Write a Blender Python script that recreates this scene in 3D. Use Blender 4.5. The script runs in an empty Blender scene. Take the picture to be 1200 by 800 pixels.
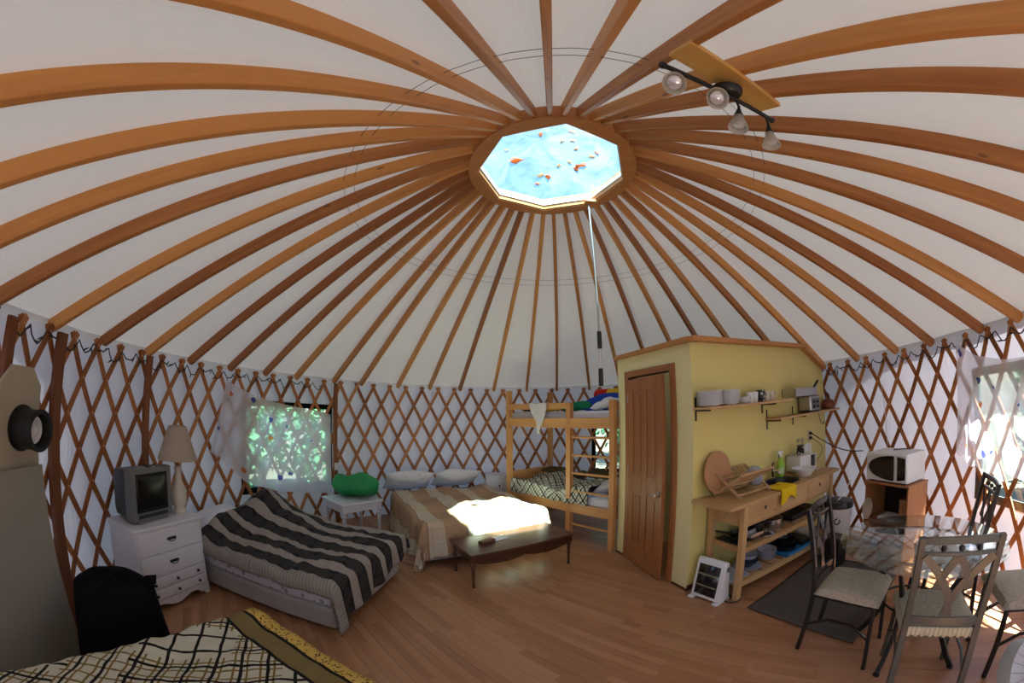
import bpy, math, random
from mathutils import Vector, Matrix, Euler, noise
random.seed(7)
PI = math.pi
R_ = math.radians
sc = bpy.context.scene
C = sc.collection

# ------------------------------------------------------------------ camera (180 degree diagonal fisheye lens)
cd = bpy.data.cameras.new('camera')
cam = bpy.data.objects.new('camera', cd)
C.objects.link(cam)
cd.type = 'PANO'
cd.sensor_fit = 'HORIZONTAL'
cd.sensor_width = 36.0
cd.clip_start = 0.02
cc = cd.cycles if hasattr(cd, 'cycles') else cd
cc.panorama_type = 'FISHEYE_LENS_POLYNOMIAL'
cc.fisheye_fov = 3.4
cc.fisheye_polynomial_k0 = 0.0
cc.fisheye_polynomial_k1 = -0.07433206
cc.fisheye_polynomial_k2 = -0.00058569
cc.fisheye_polynomial_k3 = 4.75845e-05
cc.fisheye_polynomial_k4 = -4.45073e-07
rgt, up_, bck = (0.99077, 0.13541, -0.00595), (0.03006, -0.17671, 0.9838), (0.13216, -0.9749, -0.17915)
cam.matrix_world = Matrix(((rgt[0], up_[0], bck[0], 0.0), (rgt[1], up_[1], bck[1], -2.7045),
                           (rgt[2], up_[2], bck[2], 1.7), (0, 0, 0, 1)))
sc.camera = cam

# ------------------------------------------------------------------ sky, sun, exposure
wd = bpy.data.worlds.new('world'); sc.world = wd; wd.use_nodes = True
wn = wd.node_tree; wn.nodes.clear()
sky = wn.nodes.new('ShaderNodeTexSky'); sky.sky_type = 'NISHITA'
sky.sun_disc = False; sky.sun_elevation = R_(61); sky.sun_rotation = R_(157)
sky.air_density = 1.0; sky.dust_density = 1.2; sky.ozone_density = 1.6
bg = wn.nodes.new('ShaderNodeBackground'); bg.inputs[1].default_value = 0.30
wo = wn.nodes.new('ShaderNodeOutputWorld')
wn.links.new(sky.outputs[0], bg.inputs[0]); wn.links.new(bg.outputs[0], wo.inputs[0])
sd = bpy.data.lights.new('sun', 'SUN'); sd.energy = 30.0; sd.angle = R_(0.9); sd.color = (1, .975, .94)
sun = bpy.data.objects.new('sun', sd); C.objects.link(sun)
SUN = Vector((0.22, -0.49, 1.0)).normalized()
sun.rotation_euler = SUN.to_track_quat('Z', 'Y').to_euler()
sun.location = (4, -9, 18)
sc.view_settings.view_transform = 'Standard'
sc.view_settings.look = 'None'
sc.view_settings.exposure = 1.42
sc.view_settings.gamma = 1.0
sc.view_settings.use_curve_mapping = False
sc.cycles.max_bounces = 10
sc.cycles.transparent_max_bounces = 24
sc.cycles.sample_clamp_indirect = 6.0
sc.cycles.caustics_reflective = False
sc.cycles.caustics_refractive = False

# ------------------------------------------------------------------ node helpers and materials
class Mt:
    def __init__(s, name, rough=.5, metal=0.0, spec=.5):
        s.m = bpy.data.materials.new(name); s.m.use_nodes = True
        s.t = s.m.node_tree; s.b = s.t.nodes['Principled BSDF']; s.out = s.t.nodes['Material Output']
        s.b.inputs['Roughness'].default_value = rough; s.b.inputs['Metallic'].default_value = metal
        s.b.inputs['Specular IOR Level'].default_value = spec
    def n(s, typ, ins=None, **props):
        nd = s.t.nodes.new('ShaderNode' + typ)
        for k, v in props.items(): setattr(nd, k, v)
        for k, v in (ins or {}).items(): s.set(nd.inputs[k], v)
        return nd
    def set(s, sock, v):
        if isinstance(v, bpy.types.NodeSocket): s.t.links.new(v, sock)
        elif isinstance(v, bpy.types.Node): s.t.links.new(v.outputs[0], sock)
        else:
            if sock.type == 'RGBA' and len(v) == 3: v = (*v, 1)
            sock.default_value = v
    def math(s, op, a, b=0.0, c=0.0):
        return s.n('Math', {0: a, 1: b, 2: c}, operation=op).outputs[0]
    def mix(s, f, a, b):
        return s.n('Mix', {0: f, 6: a, 7: b}, data_type='RGBA').outputs[2]
    def coord(s, which='Object'):
        return s.n('TexCoord').outputs[which]
    def xyz(s, v):
        nd = s.n('SeparateXYZ', {0: v}); return nd.outputs[0], nd.outputs[1], nd.outputs[2]
    def map(s, v, scale=(1, 1, 1), rot=(0, 0, 0), loc=(0, 0, 0)):
        return s.n('Mapping', {0: v, 1: loc, 2: rot, 3: scale}).outputs[0]
    def noise(s, v, scale=5., detail=3., rough=.5, dist=0.):
        return s.n('TexNoise', {'Vector': v, 'Scale': scale, 'Detail': detail, 'Roughness': rough, 'Distortion': dist}).outputs[0]
    def ramp(s, f, *stops):
        nd = s.n('ValToRGB', {0: f}); e = nd.color_ramp.elements
        while len(e) < len(stops): e.new(0.5)
        for q, (p, c) in zip(e, stops): q.position = p; q.color = (*c, 1)
        return nd.outputs[0]
    def bump(s, h, strength=.3, dist=.01):
        s.set(s.b.inputs['Normal'], s.n('Bump', {'Height': h, 'Strength': strength, 'Distance': dist}))
    def col(s, c): s.set(s.b.inputs['Base Color'], c)
    def rough(s, r): s.set(s.b.inputs['Roughness'], r)
    def shader(s, sh): s.set(s.out.inputs[0], sh)

def plain(name, c, rough=.5, metal=0., var=.12, scale=6., bump=0., spec=.5, bscale=60.):
    m = Mt(name, rough, metal, spec); v = m.coord()
    d = tuple(x * (1 - var) for x in c)
    m.col(m.mix(m.noise(v, scale, 4), d, tuple(min(1, x * (1 + var * .5)) for x in c)))
    if bump: m.bump(m.noise(v, bscale, 3), bump, .004)
    return m.m

def wood(name, c1, c2, axis=0, rough=.5, rnd=.5, fine=1., knots=True, spec=.4):
    """grain runs along the object's own axis; each object has a tone of its own"""
    m = Mt(name, rough, 0, spec); v = m.coord()
    oi = m.n('ObjectInfo'); rv = m.math('MULTIPLY', oi.outputs['Random'], 37.0)
    off = m.n('CombineXYZ', {0: rv, 1: rv, 2: rv})
    v = m.n('VectorMath', {0: v, 1: off}, operation='ADD').outputs[0]
    s = [28 * fine] * 3; s[axis] = 1.6 * fine
    g = m.noise(m.map(v, tuple(s)), 1.0, 5, .6, .6)
    s2 = [6 * fine] * 3; s2[axis] = .5
    g2 = m.noise(m.map(v, tuple(s2)), 1.0, 3, .5)
    f = m.math('ADD', m.math('MULTIPLY', g, .55), m.math('MULTIPLY', g2, .5))
    f = m.math('ADD', f, m.math('MULTIPLY', m.math('SUBTRACT', oi.outputs['Random'], .5), rnd))
    col = m.ramp(f, (.25, c2), (.5, tuple((a + b) / 2 for a, b in zip(c1, c2))), (.78, c1))
    if knots:
        s3 = [9.] * 3; s3[axis] = 3.2
        vo = m.n('TexVoronoi', {'Vector': m.map(v, tuple(s3)), 'Scale': .8})
        k = m.math('LESS_THAN', vo.outputs[0], .075)
        k = m.math('MULTIPLY', k, .55)
        col = m.mix(k, col, tuple(x * .25 for x in c2))
    m.col(col); m.bump(g, .12, .003)
    return m.m

def glass(name, tint=(1, 1, 1), gloss=.12, rough=.02):
    m = Mt(name)
    lw = m.n('LayerWeight', {0: .5})
    f = m.math('ADD', m.math('MULTIPLY', m.math('POWER', lw.outputs['Facing'], 4.5), .8), .035 + gloss * .2)
    s = m.n('MixShader', {0: f, 1: m.n('BsdfTransparent', {0: tint}), 2: m.n('BsdfGlossy', {0: (1, 1, 1), 1: rough})})
    m.shader(s); return m.m

# woods
W_raft = wood('rafter fir', (.72, .33, .09), (.36, .125, .03), 0, .45, .75)
W_slat = wood('lattice wood', (.56, .23, .08), (.28, .095, .032), 2, .5, .6, knots=False)
W_post = wood('post wood', (.27, .095, .035), (.13, .042, .016), 2, .5, .3, knots=False)
W_ring = wood('ring wood', (.62, .28, .09), (.42, .165, .05), 0, .45, .25)
W_pine = wood('bunk pine', (.72, .38, .15), (.50, .22, .07), 2, .45, .3)
W_pinex = wood('bunk pine across', (.72, .38, .15), (.50, .22, .07), 0, .45, .3)
W_birch = wood('trolley wood', (.66, .43, .21), (.46, .26, .105), 0, .45, .25)
W_birchz = wood('trolley leg wood', (.66, .43, .21), (.46, .26, .105), 2, .45, .25)
W_door = wood('door wood', (.42, .165, .06), (.26, .09, .03), 2, .42, .2, knots=False)
W_dark = wood('dark stained wood', (.105, .040, .020), (.045, .016, .009), 0, .3, .2, knots=False)
W_cab = wood('cabinet veneer', (.50, .24, .10), (.32, .13, .05), 2, .4, .1, knots=False)
W_board = wood('new pine board', (.80, .48, .14), (.62, .32, .075), 0, .45, .1)
W_cut = wood('cutting board wood', (.56, .30, .15), (.40, .19, .085), 0, .55, .1)
W_rack = wood('rack wood', (.62, .40, .23), (.46, .26, .13), 0, .55, .2, knots=False)
# plain
white_paint = plain('white furniture paint', (.76, .76, .82), .4, var=.06)
white_plastic = plain('white plastic', (.80, .80, .82), .35, var=.03)
cream_metal = plain('cream enamel', (.66, .60, .46), .5, var=.06)
black_metal = plain('black metal', (.012, .012, .013), .38, var=.1, spec=.5)
grey_metal = plain('pewter painted metal', (.115, .12, .11), .38, .45, var=.15, spec=.6)
satin_metal = plain('satin black metal', (.02, .022, .026), .24, .3, var=.1, spec=.8)
frost_pl = plain('frosted grey plastic', (.42, .45, .48), .35, var=.04)
black_plastic = plain('black plastic', (.014, .014, .016), .35, var=.1)
dark_cloth = plain('black cloth', (.006, .006, .008), .95, var=.2, spec=.1)
chrome = plain('chrome', (.75, .75, .77), .18, 1., var=.02)
steel = plain('steel', (.55, .56, .58), .3, 1., var=.05)
galv = plain('dark stovepipe steel', (.035, .035, .034), .5, .6, var=.3)
ceramic = plain('white glazed ceramic', (.87, .88, .92), .15, var=.03)
ceramic_blue = plain('blue grey glazed ceramic', (.50, .55, .66), .2, var=.05)
bowl_dark = plain('dark blue glazed bowl', (.04, .05, .08), .25, var=.1)
cream_cer = plain('cream ceramic', (.66, .60, .50), .25, var=.06)
yellow_wall = plain('yellow wall paint', (.80, .70, .265), .6, var=.04, scale=2., bump=.05)
tan_wall = plain('pale yellow wall paint', (.83, .75, .41), .6, var=.04, scale=2., bump=.05)
floor_under = plain('subfloor', (.10, .05, .03), .8)
board_grey = plain('grey beige board', (.33, .31, .265), .75, var=.12, scale=2.)
panel_beige = plain('beige board', (.50, .44, .33), .7, var=.1, scale=3.)
mattress_white = plain('white sheet', (.74, .76, .84), .9, var=.06, bump=.3, bscale=25., spec=.1)
sheet_blue = plain('pale blue sheet', (.56, .66, .84), .9, var=.08, bump=.2, bscale=25., spec=.1)
grey_base = plain('grey box spring cloth', (.42, .40, .40), .95, var=.12, bump=.2, spec=.1)
green_cloth = plain('green nylon', (.008, .30, .085), .55, var=.2, bump=.3, bscale=18.)
yellow_cloth = plain('yellow cloth', (.85, .58, .02), .9, var=.15, bump=.3, spec=.1)
red_cloth = plain('red cloth', (.62, .03, .02), .85, spec=.1); blue_cloth = plain('blue cloth', (.02, .07, .42), .85, spec=.1)
yel2_cloth = plain('golden cloth', (.80, .48, .03), .85, spec=.1); grn2_cloth = plain('dark green cloth', (.02, .22, .10), .85, spec=.1)
dark_green = plain('dark green velvet', (.012, .05, .03), .9, spec=.1)
olive_cloth = plain('olive blanket', (.13, .10, .045), .95, var=.25, scale=14., spec=.1)
rug_m = plain('grey brown rug', (.115, .098, .085), .98, var=.3, scale=40., bump=.5, bscale=200., spec=.05)
seat_fab = plain('speckled beige seat fabric', (.50, .43, .34), .95, var=.45, scale=55., bump=.4, bscale=90., spec=.1)
blue_plastic = plain('blue plastic', (.03, .22, .55), .35)
green_bottle = plain('lime bottle', (.35, .62, .05), .3, var=.05)
orange_nut = plain('orange plastic', (.85, .16, .03), .4)
copper = plain('copper', (.22, .075, .04), .4, .6, var=.3)
def dry_leaf(name, c):
    m = Mt(name); d = m.n('BsdfDiffuse', {0: c}); t = m.n('BsdfTranslucent', {0: c}); m.shader(m.n('MixShader', {0: .5, 1: d, 2: t})); return m.m
leaf_or = dry_leaf('dry orange leaf', (.62, .27, .13)); leaf_tan = dry_leaf('dry tan leaf', (.62, .46, .32))
screen_m = plain('dark tv glass', (.006, .006, .007), .22, var=0, spec=.35)
tv_grey = plain('grey tv plastic', (.15, .155, .165), .4, var=.05)
mw_black = plain('microwave glass', (.008, .008, .01), .12, spec=.6)
glow_tube = plain('quartz tube', (.34, .31, .20), .25, var=.05)
brown_leather = plain('brown leather', (.19, .085, .05), .6, var=.2)
paper = plain('white paper', (.82, .84, .88), .8, var=.03)
rope = plain('white cord', (.78, .76, .74), .7)
bark = plain('bark', (.09, .065, .045), .95, var=.4, scale=9., bump=.5, bscale=20.)
deck = plain('ground soil and moss', (.045, .055, .032), .95, var=.4, scale=.8)
clear_pl = glass('clear plastic', (.86, .90, .93), .5, .12)
table_glass = glass('table glass', (.80, .88, .88), .35, .06)
vinyl = glass('clear vinyl window', (.93, .97, .96), .1, .06)
jar_glass = glass('jar glass', (.92, .95, .94), .4, .03)

def shade_mat():
    m = Mt('frosted glass shade', .35)
    a = m.n('BsdfTranslucent', {0: (.85, .82, .74)}); b = m.n('BsdfTransparent', {0: (.9, .9, .88)})
    d = m.n('BsdfDiffuse', {0: (.80, .78, .72)}); g = m.n('BsdfGlossy', {0: (1, 1, 1), 1: .15})
    s = m.n('MixShader', {0: .5, 1: a, 2: d}); s = m.n('MixShader', {0: .38, 1: s, 2: b}); s = m.n('MixShader', {0: .08, 1: s, 2: g})
    m.shader(s); return m.m
frost = shade_mat()

def canvas_mat(name, col, trans, scale_u=1.):
    """white vinyl coated canvas: scatters light and lets a little through"""
    m = Mt(name); v = m.coord('UV')
    n1 = m.noise(m.map(v, (9, 1.2, 1)), 2.2, 4, .55, .8)
    n2 = m.noise(v, 1.1, 3)
    c = m.mix(n2, tuple(x * .9 for x in col), col)
    bp = m.n('Bump', {'Height': m.math('ADD', n1, m.math('MULTIPLY', n2, 2.)), 'Strength': .2, 'Distance': .03})
    d = m.n('BsdfDiffuse', {0: c}); m.set(d.inputs['Normal'], bp)
    t = m.n('BsdfTranslucent', {0: tuple(min(1, x) for x in col)}); m.set(t.inputs['Normal'], bp)
    m.shader(m.n('MixShader', {0: trans, 1: d, 2: t})); return m.m
roof_canvas = canvas_mat('roof canvas', (.655, .66, .66), .015)
wall_canvas = canvas_mat('wall canvas', (.82, .81, .93), .075)

def dome_mat():
    m = Mt('skylight acrylic'); v = m.coord()
    n = m.noise(v, 3.2, 5, .65, 1.2)
    f = m.ramp(n, (.35, (.03,) * 3), (.62, (.16,) * 3))
    tp = m.n('BsdfTransparent', {0: (.41, .61, .60)}); tl = m.n('BsdfTranslucent', {0: (.16, .20, .205)})
    g = m.n('BsdfGlossy', {0: (1, 1, 1), 1: .05})
    s = m.n('MixShader', {0: f, 1: tp, 2: tl}); s = m.n('MixShader', {0: .04, 1: s, 2: g})
    m.shader(s); return m.m
acrylic = dome_mat()

def sheer_mat():
    m = Mt('sheer voile with butterflies'); v = m.coord('UV')
    vo = m.n('TexVoronoi', {'Vector': v, 'Scale': 5.5, 'Randomness': .8})
    d = vo.outputs['Distance']; rc = vo.outputs['Color']
    w = m.noise(v, 26., 1)
    spot = m.math('LESS_THAN', m.math('ADD', d, m.math('MULTIPLY', m.math('SUBTRACT', w, .5), .25)), .205)
    r, g, b = m.xyz(rc)
    pick = m.math('GREATER_THAN', r, .22)
    bc = m.mix(m.math('GREATER_THAN', g, .62), (.10, .12, .45), (.75, .24, .08))
    f = m.math('MULTIPLY', spot, pick)
    col = m.mix(f, (.93, .92, 1.0), bc)
    a = m.math('SUBTRACT', .34, m.math('MULTIPLY', f, .30))
    dif = m.n('BsdfDiffuse', {0: col}); tr = m.n('BsdfTranslucent', {0: col}); tp = m.n('BsdfTransparent', {0: (.96, .97, 1)})
    s = m.n('MixShader', {0: .5, 1: dif, 2: tr}); s = m.n('MixShader', {0: a, 1: s, 2: tp})
    m.shader(s); return m.m
sheer = sheer_mat()

def floor_mat():
    m = Mt('laminate plank', .34, 0, .45); v = m.coord(); oi = m.n('ObjectInfo')
    rv = m.math('MULTIPLY', oi.outputs['Random'], 50.)
    x, y, z = m.xyz(v)
    st = m.math('FLOOR', m.math('DIVIDE', m.math('ADD', y, .095), .06333))
    xx = m.math('ADD', x, m.math('ADD', m.math('MULTIPLY', st, .37), rv))
    cell = m.math('FLOOR', m.math('DIVIDE', xx, .80))
    wn_ = m.n('TexWhiteNoise', {0: m.n('CombineXYZ', {0: cell, 1: st, 2: rv})}, noise_dimensions='3D').outputs[0]
    off = m.n('CombineXYZ', {0: m.math('MULTIPLY', wn_, 9.), 1: m.math('ADD', st, rv), 2: rv})
    vv = m.n('VectorMath', {0: v, 1: off}, operation='ADD').outputs[0]
    g = m.noise(m.map(vv, (2.2, 34, 1)), 1., 4, .6, .5)
    f = m.math('ADD', m.math('MULTIPLY', g, .55), m.math('MULTIPLY', wn_, .45))
    c = m.ramp(f, (.15, (.32, .145, .068)), (.5, (.425, .208, .105)), (.85, (.51, .275, .155)))
    fy = m.math('FRACT', m.math('DIVIDE', m.math('ADD', y, .095), .06333))
    ln = m.math('LESS_THAN', fy, .03)
    m.col(m.mix(m.math('MULTIPLY', ln, .5), c, (.08, .03, .015)))
    m.rough(m.math('ADD', .24, m.math('MULTIPLY', g, .15)))
    return m.m
laminate = floor_mat()

def stripe_cloth():
    """dark bands with lighter ovals between taupe bands; bands run along u"""
    m = Mt('striped comforter cloth', .75, 0, .25); u, v, _ = m.xyz(m.coord('UV'))
    w = .245
    t = m.math('FRACT', m.math('DIVIDE', m.math('ADD', v, .60 - .02), w))
    band = m.math('LESS_THAN', t, .6)
    ex = m.math('SUBTRACT', m.math('MULTIPLY', m.math('FRACT', m.math('DIVIDE', u, .155)), 2.), 1.)
    ey = m.math('SUBTRACT', m.math('MULTIPLY', m.math('DIVIDE', t, .6), 2.), 1.)
    e = m.math('ADD', m.math('MULTIPLY', ex, ex), m.math('MULTIPLY', m.math('MULTIPLY', ey, ey), 1.25))
    oval = m.math('LESS_THAN', e, .92)
    rib = m.math('SINE', m.math('MULTIPLY', m.math('ADD', m.math('MULTIPLY', u, 1.), m.math('MULTIPLY', ex, ey)), 420.))
    oc = m.mix(m.math('GREATER_THAN', rib, .2), (.018, .015, .016), (.055, .05, .05))
    dark = m.mix(oval, (.014, .011, .012), oc)
    ns = m.noise(m.coord('UV'), 30., 3)
    tp = m.mix(ns, (.27, .23, .205), (.38, .335, .305))
    hang = m.math('LESS_THAN', v, -.585)
    c = m.mix(band, tp, dark)
    pl = m.math('SINE', m.math('MULTIPLY', u, 210.))
    c = m.mix(hang, c, m.mix(m.math('GREATER_THAN', pl, .5), (.30, .27, .24), (.22, .195, .175)))
    m.col(c); m.bump(m.noise(m.coord('UV'), 14., 4), .5, .02); return m.m

def plaid_cloth():
    m = Mt('plaid comforter cloth', .8, 0, .2); u, v, _ = m.xyz(m.coord('UV'))
    def bandf(x, per, lo, hi, sh=0.):
        t = m.math('FRACT', m.math('DIVIDE', m.math('ADD', x, sh), per))
        return m.math('MULTIPLY', m.math('GREATER_THAN', t, lo), m.math('LESS_THAN', t, hi))
    a = bandf(v, .44, .0, .60, .08); b = bandf(u, .60, .0, .42)
    a2 = bandf(v, .44, .56, .60, .08); l2 = bandf(u, .15, 0., .06); l1 = bandf(v, .11, 0., .07)
    base = m.mix(m.math('MULTIPLY', a, .92), (.56, .49, .39), (.38, .225, .135))
    base = m.mix(m.math('MULTIPLY', b, .30), base, (.52, .36, .20))
    base = m.mix(m.math('MULTIPLY', m.math('MAXIMUM', l1, l2), .3), base, (.30, .19, .12))
    base = m.mix(m.math('MULTIPLY', a2, .6), base, (.24, .13, .08))
    m.col(base); m.bump(m.noise(m.coord('UV'), 9., 4), .5, .02); return m.m

def net_cloth(name, ground, black, brown, per=.085, border=None, leopard=False):
    """overlapping square outlines, black and brown, on a pale ground; optional border measured from u = 0"""
    m = Mt(name, .85, 0, .15); uv = m.coord('UV')
    wob = m.noise(uv, 6., 2)
    v = m.map(uv, (1, 1, 1), (0, 0, R_(38)))
    x, y, _ = m.xyz(v)
    x = m.math('ADD', x, m.math('MULTIPLY', wob, .02)); y = m.math('ADD', y, m.math('MULTIPLY', wob, .02))
    def line(t, p, w, sh=0.):
        f = m.math('FRACT', m.math('DIVIDE', m.math('ADD', t, sh), p)); return m.math('LESS_THAN', f, w)
    def cellmask(p, th, sh):
        cx = m.math('FLOOR', m.math('DIVIDE', m.math('ADD', x, sh), p)); cy = m.math('FLOOR', m.math('DIVIDE', m.math('ADD', y, sh), p))
        return m.math('LESS_THAN', m.n('TexWhiteNoise', {0: m.n('CombineXYZ', {0: cx, 1: cy, 2: sh})}, noise_dimensions='3D').outputs[0], th)
    p2 = per * 2
    k1 = m.math('MULTIPLY', line(x, p2, .13), cellmask(p2 * 2, .85, .01)); k2 = m.math('MULTIPLY', line(y, p2, .13), cellmask(p2 * 2, .85, .03))
    b1 = m.math('MULTIPLY', line(x, per, .17, .03), cellmask(p2 * 2, .7, .05)); b2 = m.math('MULTIPLY', line(y, per, .17, .03), cellmask(p2 * 2, .7, .05))
    c = m.mix(m.math('MAXIMUM', b1, b2), ground, brown)
    c = m.mix(m.math('MAXIMUM', k1, k2), c, black)
    if border:
        u, vv, _ = m.xyz(uv)
        e0, e1 = border
        c = m.mix(m.math('GREATER_THAN', u, e0), c, black)
        c = m.mix(m.math('GREATER_THAN', u, e0 + .018), c, (.20, .15, .06))
        c = m.mix(m.math('GREATER_THAN', u, e1 - .018), c, black)
        vo = m.n('TexVoronoi', {'Vector': uv, 'Scale': 62.}); vo2 = m.noise(uv, 40., 2)
        sp = m.math('LESS_THAN', m.math('ADD', vo.outputs[0], m.math('MULTIPLY', vo2, .2)), .42)
        c = m.mix(m.math('GREATER_THAN', u, e1), c, m.mix(sp, (.62, .42, .10), (.05, .03, .015)))
    m.col(c); m.bump(m.noise(uv, 9., 4), .45, .02); return m.m

def pillow_mat(name, c1, c2):
    m = Mt(name, .9, 0, .1); v = m.coord()
    vo = m.n('TexVoronoi', {'Vector': v, 'Scale': 14.})
    m.col(m.mix(m.math('LESS_THAN', vo.outputs[0], .28), c1, c2)); m.bump(m.noise(v, 10., 4), .5, .02); return m.m
pillow_dot = pillow_mat('white pillow with pale dots', (.78, .80, .88), (.66, .69, .78))
lace_mat = pillow_mat('speckled mattress cover', (.62, .62, .68), (.30, .31, .34))
stripe_m, plaid_m = stripe_cloth(), plaid_cloth()
net_big = net_cloth('cream comforter with net pattern', (.56, .54, .42), (.012, .010, .010), (.20, .13, .035), .062, (1.46, 1.59))
net_small = net_cloth('bunk comforter with net pattern', (.60, .61, .52), (.012, .011, .011), (.10, .09, .06), .042)
def mug_mat():
    m = Mt('black and white mug glaze', .2); v = m.coord()
    vo = m.n('TexVoronoi', {'Vector': v, 'Scale': 34.})
    m.col(m.mix(m.math('LESS_THAN', vo.outputs[0], .33), (.02, .02, .022), (.75, .75, .74))); return m.m
mug_spots = mug_mat()
def lampshade_mat():
    m = Mt('pleated lamp shade cloth'); v = m.coord(); x, y, z = m.xyz(v)
    p = m.math('SINE', m.math('MULTIPLY', m.math('ARCTAN2', y, x), 60.))
    c = m.mix(m.math('MULTIPLY', m.math('ADD', p, 1.), .5), (.50, .42, .33), (.66, .57, .46))
    m.shader(m.n('MixShader', {0: .3, 1: m.n('BsdfDiffuse', {0: c}), 2: m.n('BsdfTranslucent', {0: c})})); return m.m
lampshade_m = lampshade_mat()
def leaf_mat():
    m = Mt('green leaves', .6, 0, .3); oi = m.coord()
    c = m.ramp(m.noise(oi, 2.2, 3), (.3, (.04, .13, .07)), (.55, (.10, .27, .14)), (.8, (.26, .46, .25)))
    m.shader(m.n('MixShader', {0: .45, 1: m.n('BsdfDiffuse', {0: c}), 2: m.n('BsdfTranslucent', {0: c})})); return m.m
leaves_m = leaf_mat()

# ------------------------------------------------------------------ mesh helpers
class MB:
    def __init__(s): s.v = []; s.f = []; s.uv = {}; s.M = Matrix.Identity(4)
    def at(s, loc=(0, 0, 0), rot=(0, 0, 0)):
        s.M = Matrix.Translation(loc) @ Euler(rot).to_matrix().to_4x4(); return s
    def add(s, vs, fs):
        o = len(s.v)
        s.v += [tuple(s.M @ Vector(p)) for p in vs]
        s.f += [tuple(i + o for i in f) for f in fs]; return s
    def box(s, c, d):
        x, y, z = (q / 2 for q in d)
        vs = [(c[0] + i * x, c[1] + j * y, c[2] + k * z) for i in (-1, 1) for j in (-1, 1) for k in (-1, 1)]
        return s.add(vs, [(0, 1, 3, 2), (4, 6, 7, 5), (0, 4, 5, 1), (2, 3, 7, 6), (0, 2, 6, 4), (1, 5, 7, 3)])
    def bx(s, lo, hi): return s.box([(a + b) / 2 for a, b in zip(lo, hi)], [abs(b - a) for a, b in zip(lo, hi)])
    def beam(s, p, q, w, h, up=(0, 0, 1)):
        p, q = Vector(p), Vector(q); d = (q - p); L = d.length; d.normalize()
        x = d.cross(Vector(up)); x.normalize(); u = x.cross(d)
        vs = []
        for e in (p, q):
            for i, j in ((-1, -1), (1, -1), (1, 1), (-1, 1)): vs.append(tuple(e + x * i * w / 2 + u * j * h / 2))
        return s.add(vs, [(0, 1, 2, 3), (7, 6, 5, 4), (0, 4, 5, 1), (1, 5, 6, 2), (2, 6, 7, 3), (3, 7, 4, 0)])
    def path(s, pts, prof, up=None):
        """sweep closed profile prof (list of (a,b)) along pts"""
        pts = [Vector(p) for p in pts]; n = len(prof); vs = []; X = None
        for i, p in enumerate(pts):
            d = (pts[min(i + 1, len(pts) - 1)] - pts[max(i - 1, 0)]).normalized()
            if X is None or up is not None:
                u0 = Vector(up) if up is not None else (Vector((0, 0, 1)) if abs(d.z) < .9 else Vector((1, 0, 0)))
                X = d.cross(u0)
                if X.length < 1e-4: X = d.cross(Vector((1, .3, 0)))
            else: X = X - d * X.dot(d)
            X = X.normalized(); Y = X.cross(d)
            pr = prof[i] if isinstance(prof[0], list) else prof
            vs += [tuple(p + X * a + Y * b) for a, b in pr]
        if isinstance(prof[0], list): n = len(prof[0])
        fs = []
        for i in range(len(pts) - 1):
            for k in range(n): fs.append((i * n + k, i * n + (k + 1) % n, (i + 1) * n + (k + 1) % n, (i + 1) * n + k))
        fs.append(tuple(range(n - 1, -1, -1))); fs.append(tuple((len(pts) - 1) * n + k for k in range(n)))
        return s.add(vs, fs)
    def tube(s, pts, r, n=8):
        if isinstance(r, (list, tuple)): return s.path(pts, [[(q * math.cos(2 * PI * k / n), q * math.sin(2 * PI * k / n)) for k in range(n)] for q in r])
        return s.path(pts, [(r * math.cos(2 * PI * k / n), r * math.sin(2 * PI * k / n)) for k in range(n)])
    def lathe(s, prof, n=20, c=(0, 0, 0)):
        vs = []; fs = []; m = len(prof)
        for k in range(n):
            a = 2 * PI * k / n
            for r, z in prof: vs.append((c[0] + max(r, 1e-4) * math.cos(a), c[1] + max(r, 1e-4) * math.sin(a), c[2] + z))
        for k in range(n):
            for i in range(m - 1): fs.append((k * m + i, ((k + 1) % n) * m + i, ((k + 1) % n) * m + i + 1, k * m + i + 1))
        if prof[0][0] > 1e-3: fs.append(tuple(k * m for k in range(n - 1, -1, -1)))
        if prof[-1][0] > 1e-3: fs.append(tuple(k * m + m - 1 for k in range(n)))
        return s.add(vs, fs)
    def prism(s, poly, z0, z1):
        n = len(poly); vs = [(x, y, z0) for x, y in poly] + [(x, y, z1) for x, y in poly]
        return s.add(vs, [tuple(range(n - 1, -1, -1)), tuple(range(n, 2 * n))] + [(i, (i + 1) % n, n + (i + 1) % n, n + i) for i in range(n)])
    def grid(s, fn, nu, nv, close_u=False):
        """fn(i/nu, j/nv) -> ((x,y,z),(u,v))"""
        o = len(s.v); cols = nu if close_u else nu + 1
        for i in range(cols):
            for j in range(nv + 1):
                p, t = fn(i / nu, j / nv); s.uv[len(s.v)] = t; s.v.append(tuple(s.M @ Vector(p)))
        for i in range(nu):
            for j in range(nv):
                a, b = o + i * (nv + 1), o + ((i + 1) % cols) * (nv + 1)
                s.f.append((a + j, b + j, b + j + 1, a + j + 1))
        return s
    def mesh(s, name, mat, smooth=True, ang=38):
        me = bpy.data.meshes.new(name); me.from_pydata(s.v, [], s.f)
        if s.uv:
            ul = me.uv_layers.new(name='UVMap')
            for lp in me.loops: ul.data[lp.index].uv = s.uv.get(lp.vertex_index, (0, 0))
        me.materials.append(mat)
        if smooth:
            me.polygons.foreach_set('use_smooth', [True] * len(me.polygons)); me.set_sharp_from_angle(angle=R_(ang))
        me.update(); return me
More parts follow.
